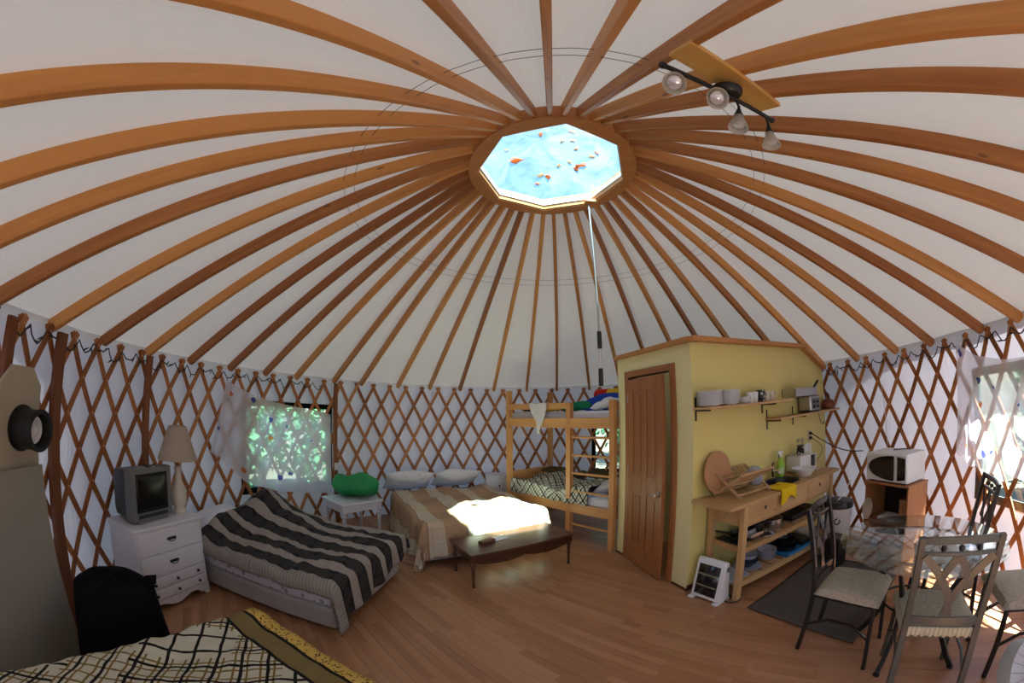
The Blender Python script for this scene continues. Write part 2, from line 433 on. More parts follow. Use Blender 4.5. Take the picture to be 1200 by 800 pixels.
    def build(s, name, mat, parent=None, bevel=0., solid=0., loc=None, rot=None, ang=38, seg=2):
        o = bpy.data.objects.new(name, s.mesh(name, mat, ang=ang)); C.objects.link(o)
        if parent is not None: o.parent = parent
        if loc: o.location = loc
        if rot: o.rotation_euler = rot
        if solid:
            md = o.modifiers.new('solid', 'SOLIDIFY'); md.thickness = solid; md.offset = -1
        if bevel:
            md = o.modifiers.new('bevel', 'BEVEL'); md.width = bevel; md.segments = seg; md.limit_method = 'ANGLE'
        return o

def tag(o, label, cat, group=None):
    o['label'] = label; o['category'] = cat
    if group: o['group'] = group
    return o
def T(name, label, cat, loc=(0, 0, 0), rz=0., group=None):
    o = bpy.data.objects.new(name, None); C.objects.link(o); o.empty_display_size = .1
    o.location = loc; o.rotation_euler = (0, 0, rz); return tag(o, label, cat, group)
def ST(o): o['kind'] = 'structure'; return o
def dup(root, loc=None, rz=None, label=None, group=None):
    r = root.copy(); C.objects.link(r)
    if loc is not None: r.location = loc
    if rz is not None: r.rotation_euler = (0, 0, rz)
    if label: r['label'] = label
    if group: r['group'] = group
    for ch in list(root.children):
        c = ch.copy(); C.objects.link(c); c.parent = r
        for g in ch.children:
            d = g.copy(); C.objects.link(d); d.parent = c
    return r
def adopt(o, t):
    o.parent = t; o.matrix_parent_inverse = (Matrix.Translation(t.location) @ t.rotation_euler.to_matrix().to_4x4()).inverted(); return o
def pol(az, r, z=0.): return (r * math.cos(R_(az)), r * math.sin(R_(az)), z)
def chain(fn, n): return [fn(i / n) for i in range(n + 1)]
def nz(x, y, z=0., s=1.): return noise.noise(Vector((x * s, y * s, z * s)))

# ================================================================== STRUCTURE
RW = 3.66                                   # wall radius (24 foot yurt)
def zroof(r): return 4.077 - .5726 * r      # underside of the rafters
def obj(name, bm, mat, parent=None, **k): return bm.build(name, mat, parent, **k)

# ground outside and the floor
g = MB().lathe([(0, -.45), (24, -.45), (24, -.5), (0, -.5)], 48)
ST(g.build('ground', deck))
fl = ST(MB().lathe([(0, -.04), (3.80, -.04), (3.80, -.2), (0, -.2)], 84).build('floor', floor_under))
fa = R_(-38.5); fd = Vector((math.cos(fa), math.sin(fa), 0)); fp = Vector((-fd.y, fd.x, 0))
PW, PL = .19, 1.29; cache = {}; rows = int(3.74 / PW) + 1
for i in range(-rows, rows + 1):
    y = i * PW; h2 = 3.74 ** 2 - max(abs(y - PW / 2), abs(y + PW / 2)) ** 2
    if h2 <= .02: continue
    half = math.sqrt(h2); x = -half; first = random.uniform(.35, PL)
    while x < half - .01:
        L = min(first if x == -half else PL, half - x); 
        if half - (x + L) < .12: L = half - x
        key = round(L, 3)
        if key not in cache:
            cache[key] = MB().bx((-L / 2, -PW / 2 + .0008, -.0385), (L / 2, PW / 2 - .0008, 0)).mesh('plank', laminate)
        o = bpy.data.objects.new('plank', cache[key]); C.objects.link(o); o.parent = fl
        p = fd * (x + L / 2) + fp * y; o.location = p; o.rotation_euler = (0, 0, fa + (PI if random.random() < .5 else 0)); x += L + .001

# windows in the canvas wall: (azimuth from, to, z from, to)
WINS = [(151.6, 171.2, .58, 1.66), (-32.0, -10.3, .66, 1.70), (60.0, 81.6, .62, 1.55), (-80.0, -58.0, .62, 1.66)]  # last window is unseen, added behind the camera to let daylight in
ZT = 2.085
wv = MB(); NA = 360
zs = [-.05, .30, .58, .62, .66, 1.0, 1.3, 1.55, 1.66, 1.70, 1.9, ZT]
idx = {}
for i in range(NA):
    for j, z in enumerate(zs):
        rr = RW + .025 + .006 * nz(i * .13, z * 1.5)
        p = pol(i * 1.0, rr, z); idx[i, j] = len(wv.v); wv.uv[len(wv.v)] = (i * .0639, z); wv.v.append(p)
def in_win(a, z):
    a = (a + 180) % 360 - 180
    return any(w[0] < a < w[1] and w[2] < z < w[3] for w in WINS)
for i in range(NA):
    for j in range(len(zs) - 1):
        if not in_win(i + .5, (zs[j] + zs[j + 1]) / 2):
            k = (i + 1) % NA; wv.f.append((idx[i, j], idx[i, j + 1], idx[k, j + 1], idx[k, j]))
wall = ST(wv.build('wall_round', wall_canvas))
# window frames and panes
for n, (a0, a1, z0, z1) in enumerate(WINS):
    a0 = math.floor(a0 + .01) if a0 != int(a0) else a0; a1 = math.ceil(a1 - .01)
    fr = MB(); r = RW + .018
    arc = lambda z: chain(lambda t: pol(a0 + (a1 - a0) * t, r, z), 14)
    pf = [(-.03, -.008), (.03, -.008), (.03, .008), (-.03, .008)]
    for z in (z0, z1): fr.path(arc(z), [(-.008, -.035), (.008, -.035), (.008, .035), (-.008, .035)], up=(0, 0, 1))
    for a in (a0, a1):
        fr.path([pol(a, r, z0 - .03), pol(a, r, z1 + .03)], [(-.035, -.008), (.035, -.008), (.035, .008), (-.035, .008)], up=pol(a, 1, 0))
    wo_ = ST(fr.build('window_%d' % (n + 2), dark_cloth if n != 1 else grey_metal))
    pn = MB().grid(lambda u, v: (pol(a0 + (a1 - a0) * u, r + .012, z0 + (z1 - z0) * v), (u, v)), 16, 2)
    pn.build('pane', vinyl, wo_)

# lattice: two layers of crossing slats; 84 crossings round the wall
HZ, ZC = .253, 1.99; DA = 360 / 84
def slat_bm(sign, r):
    bm = MB(); n = 16; w = .0215; zt, zb = ZC + .045, .0
    k = DA / 2 / HZ
    sl = math.atan2(R_(k) * r, 1.0)
    for i in range(n + 1):
        z = zt + (zb - zt) * i / n
        for (e, d) in ((-w, 0), (w, 0), (w, .011), (-w, .011)):
            da = math.degrees(e * math.cos(sl) / r); dz = sign * e * math.sin(sl)
            bm.v.append(pol(sign * k * (ZC - z) + da, r + d, z + dz))
    for i in range(n):
        for q in range(4):
            bm.f.append((i * 4 + q, i * 4 + (q + 1) % 4, i * 4 + 4 + (q + 1) % 4, i * 4 + 4 + q))
    bm.f += [(3, 2, 1, 0), tuple(n * 4 + q for q in range(4))]
    return bm
sm = {1: slat_bm(1, RW - .050).mesh('slat', W_slat), -1: slat_bm(-1, RW - .037).mesh('slat', W_slat)}
for i in range(84):
    for s in (1, -1):
        o = bpy.data.objects.new('slat', sm[s]); C.objects.link(o); o.parent = wall
        o.rotation_euler = (0, 0, R_(131.62 + i * DA))
rv = MB()
for i in range(84):
    for j in range(8):
        a = 131.62 + (i + (j % 2) / 2) * DA; z = ZC - j * HZ
        p = Vector(pol(a, RW - .053, z)); d = Vector(pol(a, 1, 0)); t = Vector((-d.y, d.x, 0)) * .006; u = Vector((0, 0, .006))
        rv.add([p + t + u, p - t + u, p - t - u, p + t - u, p - d * .004], [(0, 1, 4), (1, 2, 4), (2, 3, 4), (3, 0, 4)])
o = rv.build('rivet', plain('brass rivet', (.75, .55, .30), .35, 1.), wall); o['kind'] = 'stuff'

# roof canvas and rafters
rf = MB()
def roof(u, v):
    r = 3.72 + (.715 - 3.72) * v
    ph = u * 42 * 2 * PI
    sag = .0
    wr = .006 * nz(u * 90, v * 2) * max(0, 1 - v * 2.2)
    return pol(u * 360, r, zroof(r) + .106 + sag + wr), (u * 23, v * 3.4)
rf.grid(roof, 168, 24, close_u=True)
ceil_ = ST(rf.build('ceiling', roof_canvas))
RAFT = [253.1, 244.8, 236.9, 229.7, 221.8, 212.2, 203.0, 194.2, 185.1, 176.0, 167.6, 159.9, 150.3, 143.2, 133.6, 125.2, 117.2, 108.3, 99.7, 91.7, 83.0, 74.5, 65.6, 56.7, 48.4, 40.0, 30.4, 22.3, 13.9, 5.1, -2.5, -12.5, -19.5, -29.3, -38.7, -46.7, -57.2, -63.8, -72.4, -81.5, -89.3, -98.3]
tilt = math.atan(.5726); Lr = (3.635 - .69) / math.cos(tilt)
rm = MB(); 
rm.prism([(0.0, -.019), (Lr, -.019), (Lr, .019), (0.0, .019)], 0, .089)
for k in range(len(rm.v)):                      # lower end cut to a blunt point
    x, y, z = rm.v[k]
    if x < .01 and z > .05: rm.v[k] = (-.05, y, z)
rmesh = rm.mesh('rafter', W_raft)
for a in RAFT:
    o = bpy.data.objects.new('rafter', rmesh); C.objects.link(o); o.parent = ceil_
    o.location = pol(a, 3.635, zroof(3.635)); o.rotation_euler = Euler((0, -tilt, R_(a + 180)))
    b = o.modifiers.new('bevel', 'BEVEL'); b.width = .004; b.segments = 1
wire_m = plain('grey wire', (.10, .10, .11), .5, .6)
for r in (1.59, 1.66):
    MB().tube([pol(i * 5, r, zroof(r) + .055) for i in range(73)], .0018, 5).build('cable', wire_m, ceil_)

# skylight: round ring, octagonal opening, acrylic dome
oph = -78.94
def octr(a, R): 
    t = ((a - oph) % 45) - 22.5; return R * math.cos(R_(22.5)) / math.cos(R_(t))
def ringm(ro, ri, z0, z1, outer_oct=False, n=96):
    bm = MB(); 
    for k in range(n):
        a = oph + 360 * k / n
        o_, i_ = (octr(a, ro) if outer_oct else ro), octr(a, ri)
        for r, z in ((o_, z0), (o_, z1), (i_, z1), (i_, z0)): bm.v.append(pol(a, r, z))
    for k in range(n):
        for q in range(4): bm.f.append((k * 4 + q, k * 4 + (q + 1) % 4, ((k + 1) % n) * 4 + (q + 1) % 4, ((k + 1) % n) * 4 + q))
    return bm
win1 = ST(ringm(.725, .655, 3.652, 3.79).build('window_1', W_ring))
ringm(.70, .640, 3.664, 3.705, False).build('curb', W_ring, win1)
ringm(.660, .630, 3.705, 3.735, True).build('gasket', white_plastic, win1)
MB().grid(lambda u, v: (pol(u * 360, octr(u * 360, .652) * (1 - v * .999), 3.736 + .16 * (1 - (1 - v) ** 2)), (u, v)), 48, 8, True).build('dome', acrylic, win1)
# small corner block that carries the opener hook
c56 = 56.06
MB().at(pol(c56, .625, 3.648), (0, 0, R_(c56 + 45))).box((0, 0, 0), (.125, .125, .03)).build('corner_block', W_ring, win1, bevel=.004)
# dry leaves lying on the dome
lf = [(-.33, .03, .065, leaf_or), (-.08, -.30, .03, leaf_or), (.18, -.34, .03, leaf_tan), (.10, -.17, .028, leaf_tan), (.19, -.18, .026, leaf_or), (.22, -.06, .03, leaf_tan), (.40, -.05, .03, leaf_or), (.36, .02, .035, leaf_tan), (.16, .14, .03, leaf_tan), (.26, .17, .055, leaf_or), (.22, .22, .04, leaf_or), (-.12, .30, .045, leaf_tan), (-.05, .33, .04, leaf_or), (-.38, -.16, .022, leaf_tan), (.06, .19, .03, leaf_tan), (-.16, .40, .03, leaf_or)]
for k, (x, y, s, mm) in enumerate(lf):
    r = math.hypot(x, y); z = 3.736 + .16 * (1 - (r / (.652 * .96)) ** 2) + .012
    b = MB(); b.at((0, 0, 0), (0, 0, k * 1.7))
    pts = [(s * (1 + .22 * math.cos(3 * t + k) + .18 * math.cos(7 * t + 2 * k)) * math.cos(t), s * .6 * (1 + .25 * math.cos(4 * t + k)) * math.sin(t), .006 * math.sin(3 * t)) for t in [2 * PI * q / 16 for q in range(16)]]
    b.add(pts + [(0, 0, .004)], [(q, (q + 1) % 16, 16) for q in range(16)])
    o = b.build('fallen_leaf', mm, loc=(x, y, z), solid=.003)
    if k == 0: tag(o, 'largest red orange dry leaf on the skylight dome, near its left corner', 'leaf', 'fallen leaves on the skylight dome')
    else:
        band = 'top' if y < -.12 else 'bottom' if y > .17 else 'middle'
        rank = 1 + sum(1 for q in lf[1:] if ('top' if q[1] < -.12 else 'bottom' if q[1] > .17 else 'middle') == band and q[0] < x)
        tag(o, 'small %s dry leaf, %s from the left along the %s of the skylight' % ('orange' if mm is leaf_or else 'tan', ['first', 'second', 'third', 'fourth', 'fifth', 'sixth', 'seventh', 'eighth'][rank - 1], band), 'leaf', 'fallen leaves on the skylight dome')

# posts behind the lattice joints
for az, w, lab in ((-148.4, .085, 'dark wooden wall post beside the round stovepipe opening'), (-165.2, .06, 'dark wooden wall post behind the television'),
                   (150.3, .055, 'reddish wooden wall post right of the curtained window, with a white switch'), (-140.4, .07, 'dark wooden wall post at the far left edge of the photo')):
    o = MB().box((0, 0, 1.0), (.04, w, 2.0)).build('wall_post', W_post, bevel=.003, loc=pol(az, RW - .085), rot=(0, 0, R_(az)))
    tag(o, lab, 'post')
o = MB().box((0, 0, 0), (.025, .05, .10)).build('light_switch', white_plastic, bevel=.004, loc=pol(150.3, RW - .118, .83), rot=(0, 0, R_(150.3)))
tag(o, 'small white switch box on the reddish wall post', 'switch')

# ------------------------------------------------------------------ bathroom cubicle: yellow walls, door
KC = Vector((1.109, .368, 0)); KU = Vector((.916, .400, 0)).normalized(); KM = Vector((KU.y, -KU.x, 0)); KR = math.atan2(KU.y, KU.x)
def K(s, off, z=0.): p = KC + KU * s + KM * off; return (p.x, p.y, z)
ZW = 2.215
kw = MB().at((0, 0, 0))
kw.at((0, 0, 0), (PI / 2, 0, 0)).prism([(.0015, 0), (2.42, 0), (2.42, 1.97), (2.36, 2.02), (1.93, ZW), (.0015, ZW)], -.09, 0)
ST(kw.build('wall_kitchen', yellow_wall, loc=K(0, 0), rot=(0, 0, KR)))
# door wall runs from the corner towards -KM; local x = distance from the corner
DRZ = KR + PI / 2
dw = MB(); LW = 1.2114
dw.bx((.0015, -.09 + .0, 0), (.27, 0, ZW)).bx((.995, -.09, 0), (LW, 0, ZW)).bx((.27, -.09, 2.0), (.995, 0, ZW))
for k, (x, y, z) in enumerate(dw.v): dw.v[k] = (x, y + .09 - .09, z)
wdoor = ST(dw.build('wall_bathroom', tan_wall, loc=KC, rot=(0, 0, DRZ)))
wdoor.scale = (1, 1, 1)
pw = MB().at((0, 0, 0), (PI / 2, 0, 0)).prism([(0.09, 0), (1.93, 0), (1.93, 2.10), (1.75, ZW), (0.09, ZW)], 0, .09)
p0 = KC - KM * LW
ST(pw.build('wall_partition', tan_wall, loc=p0, rot=(0, 0, KR)))
tr = MB()
tr.beam(K(-.02, -.045 + .05, ZW + .022), K(1.93, .005, ZW + .022), .16, .044)
tr.beam(K(1.90, .005, ZW + .02), K(2.42, .005, 1.99), .13, .05)
ST(tr.build('trim_1', W_ring, bevel=.003))
ST(MB().beam(tuple(KC + KM * .02 + KU * .03 + Vector((0, 0, ZW + .022))), tuple(p0 + KU * .03 - KM * .01 + Vector((0, 0, ZW + .022))), .16, .044).build('trim_2', W_ring, bevel=.003))
bb = MB().bx((-.012, -.004, 0), (.2, .012, .02)).bx((1.06, -.004, 0), (LW, .012, .02))
ST(bb.build('baseboard_bathroom', W_dark, loc=KC, rot=(0, 0, DRZ)))
ST(MB().bx((0, -.012, 0), (2.4, .0, .05)).build('baseboard_kitchen', W_dark, loc=K(0, 0), rot=(0, 0, KR)))
# the door: frame, leaf hinged on the left and left slightly ajar towards the room (+y local is the room)
d1 = bpy.data.objects.new('door_1', None); C.objects.link(d1); d1.location = KC; d1.rotation_euler = (0, 0, DRZ); ST(d1)
jm = MB(); jm.bx((.215, -.10, 0), (.285, .018, 2.015)).bx((.985, -.10, 0), (1.055, .018, 2.015)).bx((.215, -.10, 2.0), (1.055, .018, 2.065))
jm.build('door_frame', W_door, d1, bevel=.004)
leaf = MB(); Wl, Hl = .672, 1.975
leaf.bx((0, -.0175, .012), (Wl, .0125, Hl))
f0, f1 = .0125, .0205
for a, b in ((0, .105), (Wl / 2 - .05, Wl / 2 + .05), (Wl - .105, Wl)): leaf.bx((a, f0, .012), (b, f1, Hl))
for a, b in ((.012, .23), (.80, 1.0), (Hl - .13, Hl)):
    leaf.bx((.105, f0, a), (Wl / 2 - .05, f1 - .0005, b)).bx((Wl / 2 + .05, f0, a), (Wl - .105, f1 - .0005, b))
lo = leaf.build('door_leaf', W_door, d1, bevel=.004)
lo.location = (.983, .0, 0); lo.rotation_euler = (0, 0, PI - R_(6.0)); lo.scale = (1, -1, 1)
for a, b in ((.105, Wl / 2 - .05), (Wl / 2 + .05, Wl - .105)):
    for c, d in ((.23, .80), (1.0, Hl - .13)):
        p = MB().bx((a + .03, f0, c + .03), (b - .03, f0 + .006, d - .03)); p.build('panel', W_door, lo, bevel=.005, seg=1)
hd = MB().at((Wl - .065, f1, .86), (-PI / 2, 0, 0)).lathe([(0, 0), (.03, 0), (.03, .008), (.013, .014), (.013, .045), (0, .045)], 16)
hd.M = Matrix.Identity(4); hd.tube([(Wl - .065, f1 + .043, .86), (Wl - .10, f1 + .047, .862), (Wl - .17, f1 + .05, .855)], [.011, .010, .007], 8)
o = hd.build('handle', chrome, lo); o['label'] = 'chrome lever handle'
for z in (.22, 1.0, 1.78):
    MB().bx((-.012, .0, z - .045), (.006, f1 + .006, z + .045)).build('hinge', steel, lo)

# ------------------------------------------------------------------ trees outside
def foliage(n, R, H, s, seed):
    rnd = random.Random(seed); b = MB(); 
    cl = [(rnd.uniform(-R, R) * .7, rnd.uniform(-R, R) * .7, rnd.uniform(.15, 1) * H, rnd.uniform(.35, .7) * R) for _ in range(16)]
    for _ in range(n):
        cx, cy, cz, cr = rnd.choice(cl); d = Vector((rnd.gauss(0, 1), rnd.gauss(0, 1), rnd.gauss(0, 1))).normalized() * cr * rnd.uniform(.6, 1)
        p = Vector((cx, cy, cz)) + d; a = Vector((rnd.gauss(0, 1), rnd.gauss(0, 1), rnd.gauss(0, .6))).normalized() * s; q = a.cross(Vector((rnd.gauss(0, 1), rnd.gauss(0, 1), rnd.gauss(0, 1)))).normalized() * s * .55
        b.add([p - a, p + q, p + a, p - q], [(0, 1, 2, 3)])
    return b.mesh('foliage', leaves_m)
FM = [foliage(5200, 1.5, 3.2, .11, 1), foliage(4200, 1.2, 2.4, .10, 2), foliage(6500, 2.0, 5.5, .15, 3)]
TM = MB().tube([(0, 0, 0), (.04, .02, 1.4), (-.03, .05, 3.2), (.0, .0, 4.6)], [.13, .10, .07, .02], 8).mesh('trunk', bark)
SM = MB().tube([(0, 0, 0), (.03, .02, .9), (0, .03, 2.2)], [.05, .04, .015], 7).mesh('trunk', bark)
trees = [(154, 6.2, 0, 'dense bush close outside the right half of the left curtained window'), (172, 7.0, 1, 'green shrub outside the left half of the left curtained window'), (162, 12.5, 2, 'tall tree standing behind the bushes outside the left window'),
         (72, 6.6, 1, 'green shrub outside the small window behind the bunk bed'), (70, 11.5, 2, 'tall tree outside beyond the shrub at the bunk bed window'),
         (-24, 6.6, 1, 'green shrub close outside the middle of the right window'), (-6, 8.4, 0, 'bush outside at the left edge of the right window'), (-17, 13., 2, 'tall tree outside beyond the bushes at the right window')]
for k, (az, r, kind, lab) in enumerate(trees):
    t = T('tree' if kind == 2 else 'bush', lab, 'tree' if kind == 2 else 'bush', pol(az, r, -.45), k * 1.3)
    for nm, me in (('foliage', FM[kind]), ('trunk', TM if kind == 2 else SM)):
        o = bpy.data.objects.new(nm, me); C.objects.link(o); o.parent = t
        if nm == 'foliage': o.location.z = 1.2 if kind == 2 else .25

# ================================================================== THINGS
def drape(L, W, top, ovf=.3, ovl=.3, ovr=.3, ovh=0., u0=0., r=.06, flare=.18, floor=.012, nu=70, nv=70, bump=None, wr=.010, fold=.03, skew=None, seed=0.):
    """cloth laid over a box: u runs from the head (0) to the foot, v across; v < 0 is the left side"""
    def edge(t, lim):
        o = t - lim
        if o <= 0: return t, 0.
        a = min(o / r, PI / 2); rest = max(0., o - r * PI / 2)
        return lim + r * math.sin(a) + rest * flare, r * (1 - math.cos(a)) + rest * math.sqrt(1 - flare * flare)
    def fn(a, b):
        u = u0 + (L + ovf - u0) * a; 
        v = -W / 2 - ovl + (W + ovl + ovr) * b
        uu = u + (skew(u, v) if skew else 0)
        x, dx = edge(uu, L); s = -1 if v < 0 else 1
        y, dy = edge(abs(v), W / 2); y *= s
        d = max(dx, dy) + .12 * min(dx, dy)
        z = top - d
        hang = min(1., d / .12)
        n = nz(u * 5 + seed, v * 5, 0) * wr * 1.6 + nz(u * 13 + seed, v * 11, 3) * wr
        z += n * (1 - hang * .5)
        if bump: z += bump(u, v) * (1 - hang)
        if hang > 0:
            f = fold * min(1, d / .3)
            if dx > dy: x += f * (math.sin(v * 17 + seed) + .6 * math.sin(v * 31 + 1 + seed)) + nz(v * 6, d * 4, seed) * f
            else: y += s * (f * (math.sin(u * 15 + seed) + .6 * math.sin(u * 33 + 2 + seed)) + nz(u * 6, d * 4, seed) * f)
        if z < floor:
            over = floor - z; z = floor + .004 + .004 * nz(u * 9, v * 9)
            if dx > dy: x += over * .35
            else: y += s * over * .35
        return (x, y, z), (u, v)
    return MB().grid(fn, nu, nv)

def pillow(L, W, H, seed=0., n=18, pinch=2.6):
    b = MB()
    def side(sg):
        def fn(a, c):
            x, y = 2 * a - 1, 2 * c - 1
            t = ((1 - abs(x) ** pinch) * (1 - abs(y) ** pinch)); t = max(t, 0) ** .55
            k = 1 - .07 * (1 - abs(x) ** 2) * abs(y) ** 3; k2 = 1 - .07 * (1 - abs(y) ** 2) * abs(x) ** 3
            h = H / 2 * t * (1 + .35 * nz(x * 1.7 + seed, y * 1.7)) + .010 * nz(x * 5 + seed, y * 5) * t
            if sg < 0: h *= .75
            return (x * L / 2 * k2, y * W / 2 * k, sg * h + H * .36), (a, c)
        return fn
    b.grid(side(1), n, n)
    b.grid(lambda a, c: side(-1)(1 - a, c), n, n)
    return b

def turned_leg(h, r, square=.0):
    """turned furniture leg standing on z = 0"""
    b = MB()
    pr = [(r * .55, 0), (r * .75, h * .04), (r * .55, h * .09), (r * .7, h * .45), (r * .85, h * .62), (r * .6, h * .66), (r * 1.05, h * .70), (r * .6, h * .745), (r * .95, h * .78)]
    b.lathe(pr, 12); b.box((0, 0, h * .89), (r * 2, r * 2, h * .22)); return b

# ------------------------------------------------------------------ bed 1: striped comforter
t = T('bed', 'low double bed with grey box spring under the striped comforter', 'bed', (-3.36, -.07, 0), R_(1.0))
L1, W1 = 1.80, 1.20
MB().bx((0, -W1 / 2, .035), (L1, W1 / 2, .215)).build('box_spring', grey_base, t, bevel=.03, seg=3)
MB().bx((0, -W1 / 2 + .005, .215), (L1 - .01, W1 / 2 - .01, .385)).build('mattress', lace_mat, t, bevel=.035, seg=3)
for x in (.1, L1 - .1):
    for y in (-W1 / 2 + .1, W1 / 2 - .1): MB().lathe([(.022, 0), (.028, .01), (.028, .04)], 12, (x, y, 0)).build('leg', black_plastic, t)
def hump(u, v):
    g = .27 * math.exp(-((u - .40) ** 2 / .05 + (v - .34) ** 2 / .09)) + .10 * math.exp(-((u - .75) ** 2 / .09 + (v - .30) ** 2 / .10)) + .09 * math.exp(-((u - .25) ** 2 / .02 + (v + .05) ** 2 / .12))
    return g + .05 * math.exp(-((u - .28) ** 2 / .02 + (v + .25) ** 2 / .08)) + .025 * abs(math.sin(u * 5) * math.sin(v * 6))
cf = drape(L1, W1, .445, ovf=.30, ovl=.135, ovr=.22, u0=.16, r=.07, flare=.10, bump=hump, wr=.02, fold=.016, nu=84, nv=72, skew=lambda u, v: -.10 * v + (.12 * max(0, -v - .45) if u > 1 else 0))
o = cf.build('comforter', stripe_m, solid=.018, loc=(-3.36, -.07, 0), rot=(0, 0, R_(1.0)))
tag(o, 'dark brown and taupe striped comforter with ovals on the left bed', 'comforter')
o = pillow(.36, .62, .20, 3.).build('pillow', mattress_white, loc=(-3.24, -.22, .42), rot=(R_(0), R_(8), R_(3)))
tag(o, 'plain white pillow at the head of the bed with the striped comforter', 'pillow')

# ------------------------------------------------------------------ bed 2: plaid comforter
b2r = math.atan2(-.79, .61); B2 = (-1.99, 2.785, 0)
t = T('bed', 'double bed in the back with a white mattress beneath the plaid comforter', 'bed', B2, b2r)
L2, W2 = 1.90, 1.40
MB().bx((0, -W2 / 2, .05), (L2, W2 / 2, .24)).build('box_spring', grey_base, t, bevel=.03, seg=3)
MB().bx((0, -W2 / 2, .24), (L2, W2 / 2, .43)).build('mattress', sheet_blue, t, bevel=.045, seg=3)
for x in (.12, L2 - .12):
    for y in (-W2 / 2 + .1, W2 / 2 - .1): MB().box((x, y, .025), (.05, .05, .05)).build('leg', black_plastic, t)
def hump2(u, v): return .045 * abs(math.sin(u * 3.3 + 1) * math.cos(v * 4)) + .012 * math.sin(u * 9 + v * 6) + .03 * math.exp(-((u - .55) ** 2 / .05)) 
cf = drape(L2, W2, .475, ovf=.34, ovl=.60, ovr=.34, u0=.36, r=.07, flare=.16, bump=hump2, wr=.014, fold=.028, nu=80, nv=84, seed=4.,
           skew=lambda u, v: .16 * max(0, -v - .35))
o = cf.build('comforter', plaid_m, solid=.016, loc=B2, rot=(0, 0, b2r))
tag(o, 'tan and cream plaid comforter on the back bed, partly in bright sunlight', 'comforter')
def wl(loc, rz, x, y, z=0.): return (loc[0] + x * math.cos(rz) - y * math.sin(rz), loc[1] + x * math.sin(rz) + y * math.cos(rz), loc[2] + z)
for yy, lab, tl in ((-.43, 'left one of two white dotted pillows on the plaid bed', -46), (.33, 'right one of two white dotted pillows on the plaid bed', -40)):
    o = pillow(.46, .74, .24, yy * 7).build('pillow', pillow_dot, loc=wl(B2, b2r, .17, yy, .53), rot=(0, R_(tl * .8), b2r))
    tag(o, lab, 'pillow')

# ------------------------------------------------------------------ coffee table, papers
CT = (-.806, .415, 0); cr = math.atan2(.616, .788)
t = T('coffee_table', 'low dark brown coffee table with turned legs at the foot of the plaid bed', 'table', CT, cr)
Lc, Wc, Hc = 1.186, .52, .36
MB().bx((0, 0, Hc - .026), (Lc, Wc, Hc)).build('tabletop', W_dark, t, bevel=.006)
MB().bx((.035, .03, Hc - .105), (Lc - .035, .05, Hc - .026)).bx((.035, Wc - .05, Hc - .105), (Lc - .035, Wc - .03, Hc - .026)).bx((.03, .035, Hc - .105), (.05, Wc - .035, Hc - .026)).bx((Lc - .05, .035, Hc - .105), (Lc - .03, Wc - .035, Hc - .026)).build('apron', W_dark, t, bevel=.003)
for x in (.045, Lc - .045):
    for y in (.045, Wc - .045):
        b = turned_leg(Hc - .026, .024); b.build('leg', W_dark, t, loc=(x, y, 0))
sk = MB(); pts = [(.08 + (Lc - .16) * k / 24, Hc - .105 - .035 * abs(math.sin(k / 24 * PI * 2)) ** .7) for k in range(25)]
sk.at((0, .046, 0), (PI / 2, 0, 0)).prism([(p[0], p[1]) for p in pts] + [(Lc - .08, Hc - .09), (.08, Hc - .09)], 0, .012)
sk.build('scalloped_edge', W_dark, t)
o = MB().box((0, 0, .011), (.17, .075, .02)).box((0, .0, .024), (.165, .07, .006)).build('wallet', brown_leather, bevel=.006, loc=wl(CT, cr, .30, .27, Hc), rot=(0, 0, cr + R_(18)))
tag(o, 'brown leather wallet lying on the dark coffee table', 'wallet')
pb = MB().grid(lambda a, c: ((a * .16 - .08, c * .11 - .055, .004 + .022 * max(0, a - .62) ** 1.2 + .004 * c), (a, c)), 10, 3)
o = pb.build('paper', paper, solid=.002, loc=wl(CT, cr, .455, .31, Hc), rot=(0, 0, cr + R_(6)))
tag(o, 'small white folded paper on the dark coffee table beside the wallet', 'paper')

# ------------------------------------------------------------------ dresser, television, lamp
DX = (-2.835, -1.375, 0)     # front left corner; local +x goes along the front, local +y into the room is -depth
t = T('dresser', 'white dresser with two wide and two narrow drawers under the television', 'dresser', DX, R_(92.5))
Wd, Dd, Hd = .655, .42, .69
MB().bx((0, 0, .07), (Wd, Dd, Hd - .022)).build('body', white_paint, t, bevel=.004)
MB().bx((-.015, -.018, Hd - .022), (Wd + .015, Dd + .01, Hd)).build('top', white_paint, t, bevel=.007, seg=3)
pts = []
for k in range(41):
    x = Wd * k / 40; q = k / 40
    z = .0 if q < .10 or q > .90 else .045 + .02 * math.sin((q - .1) / .8 * PI * 3 + .4) if .15 < q < .85 else .03
    pts.append((x, z))
sk = MB().at((0, .0, 0), (PI / 2, 0, 0)).prism(pts + [(Wd, .10), (0, .10)], -.018, .006)
sk.build('scalloped_base', white_paint, t)
for xx_ in (0, Wd - .018): MB().bx((xx_, .02, 0), (xx_ + .018, Dd, .08)).build('side_panel', white_paint, t)
def bail_pull(bm, x, z):
    bm.tube([(x + .034 * math.cos(a), -.022 - .006 * math.sin(a), z - .022 * math.sin(a)) for a in [PI * k / 8 for k in range(9)]], .0035, 6)
    bm.at((0, 0, 0)); 
    for sx in (-.034, .034): bm.at((x + sx, -.016, z), (PI / 2, 0, 0)).lathe([(.012, 0), (.009, .008), (0, .01)], 10)
    bm.at(); bm.box((x, -.0175, z), (.055, .003, .024))
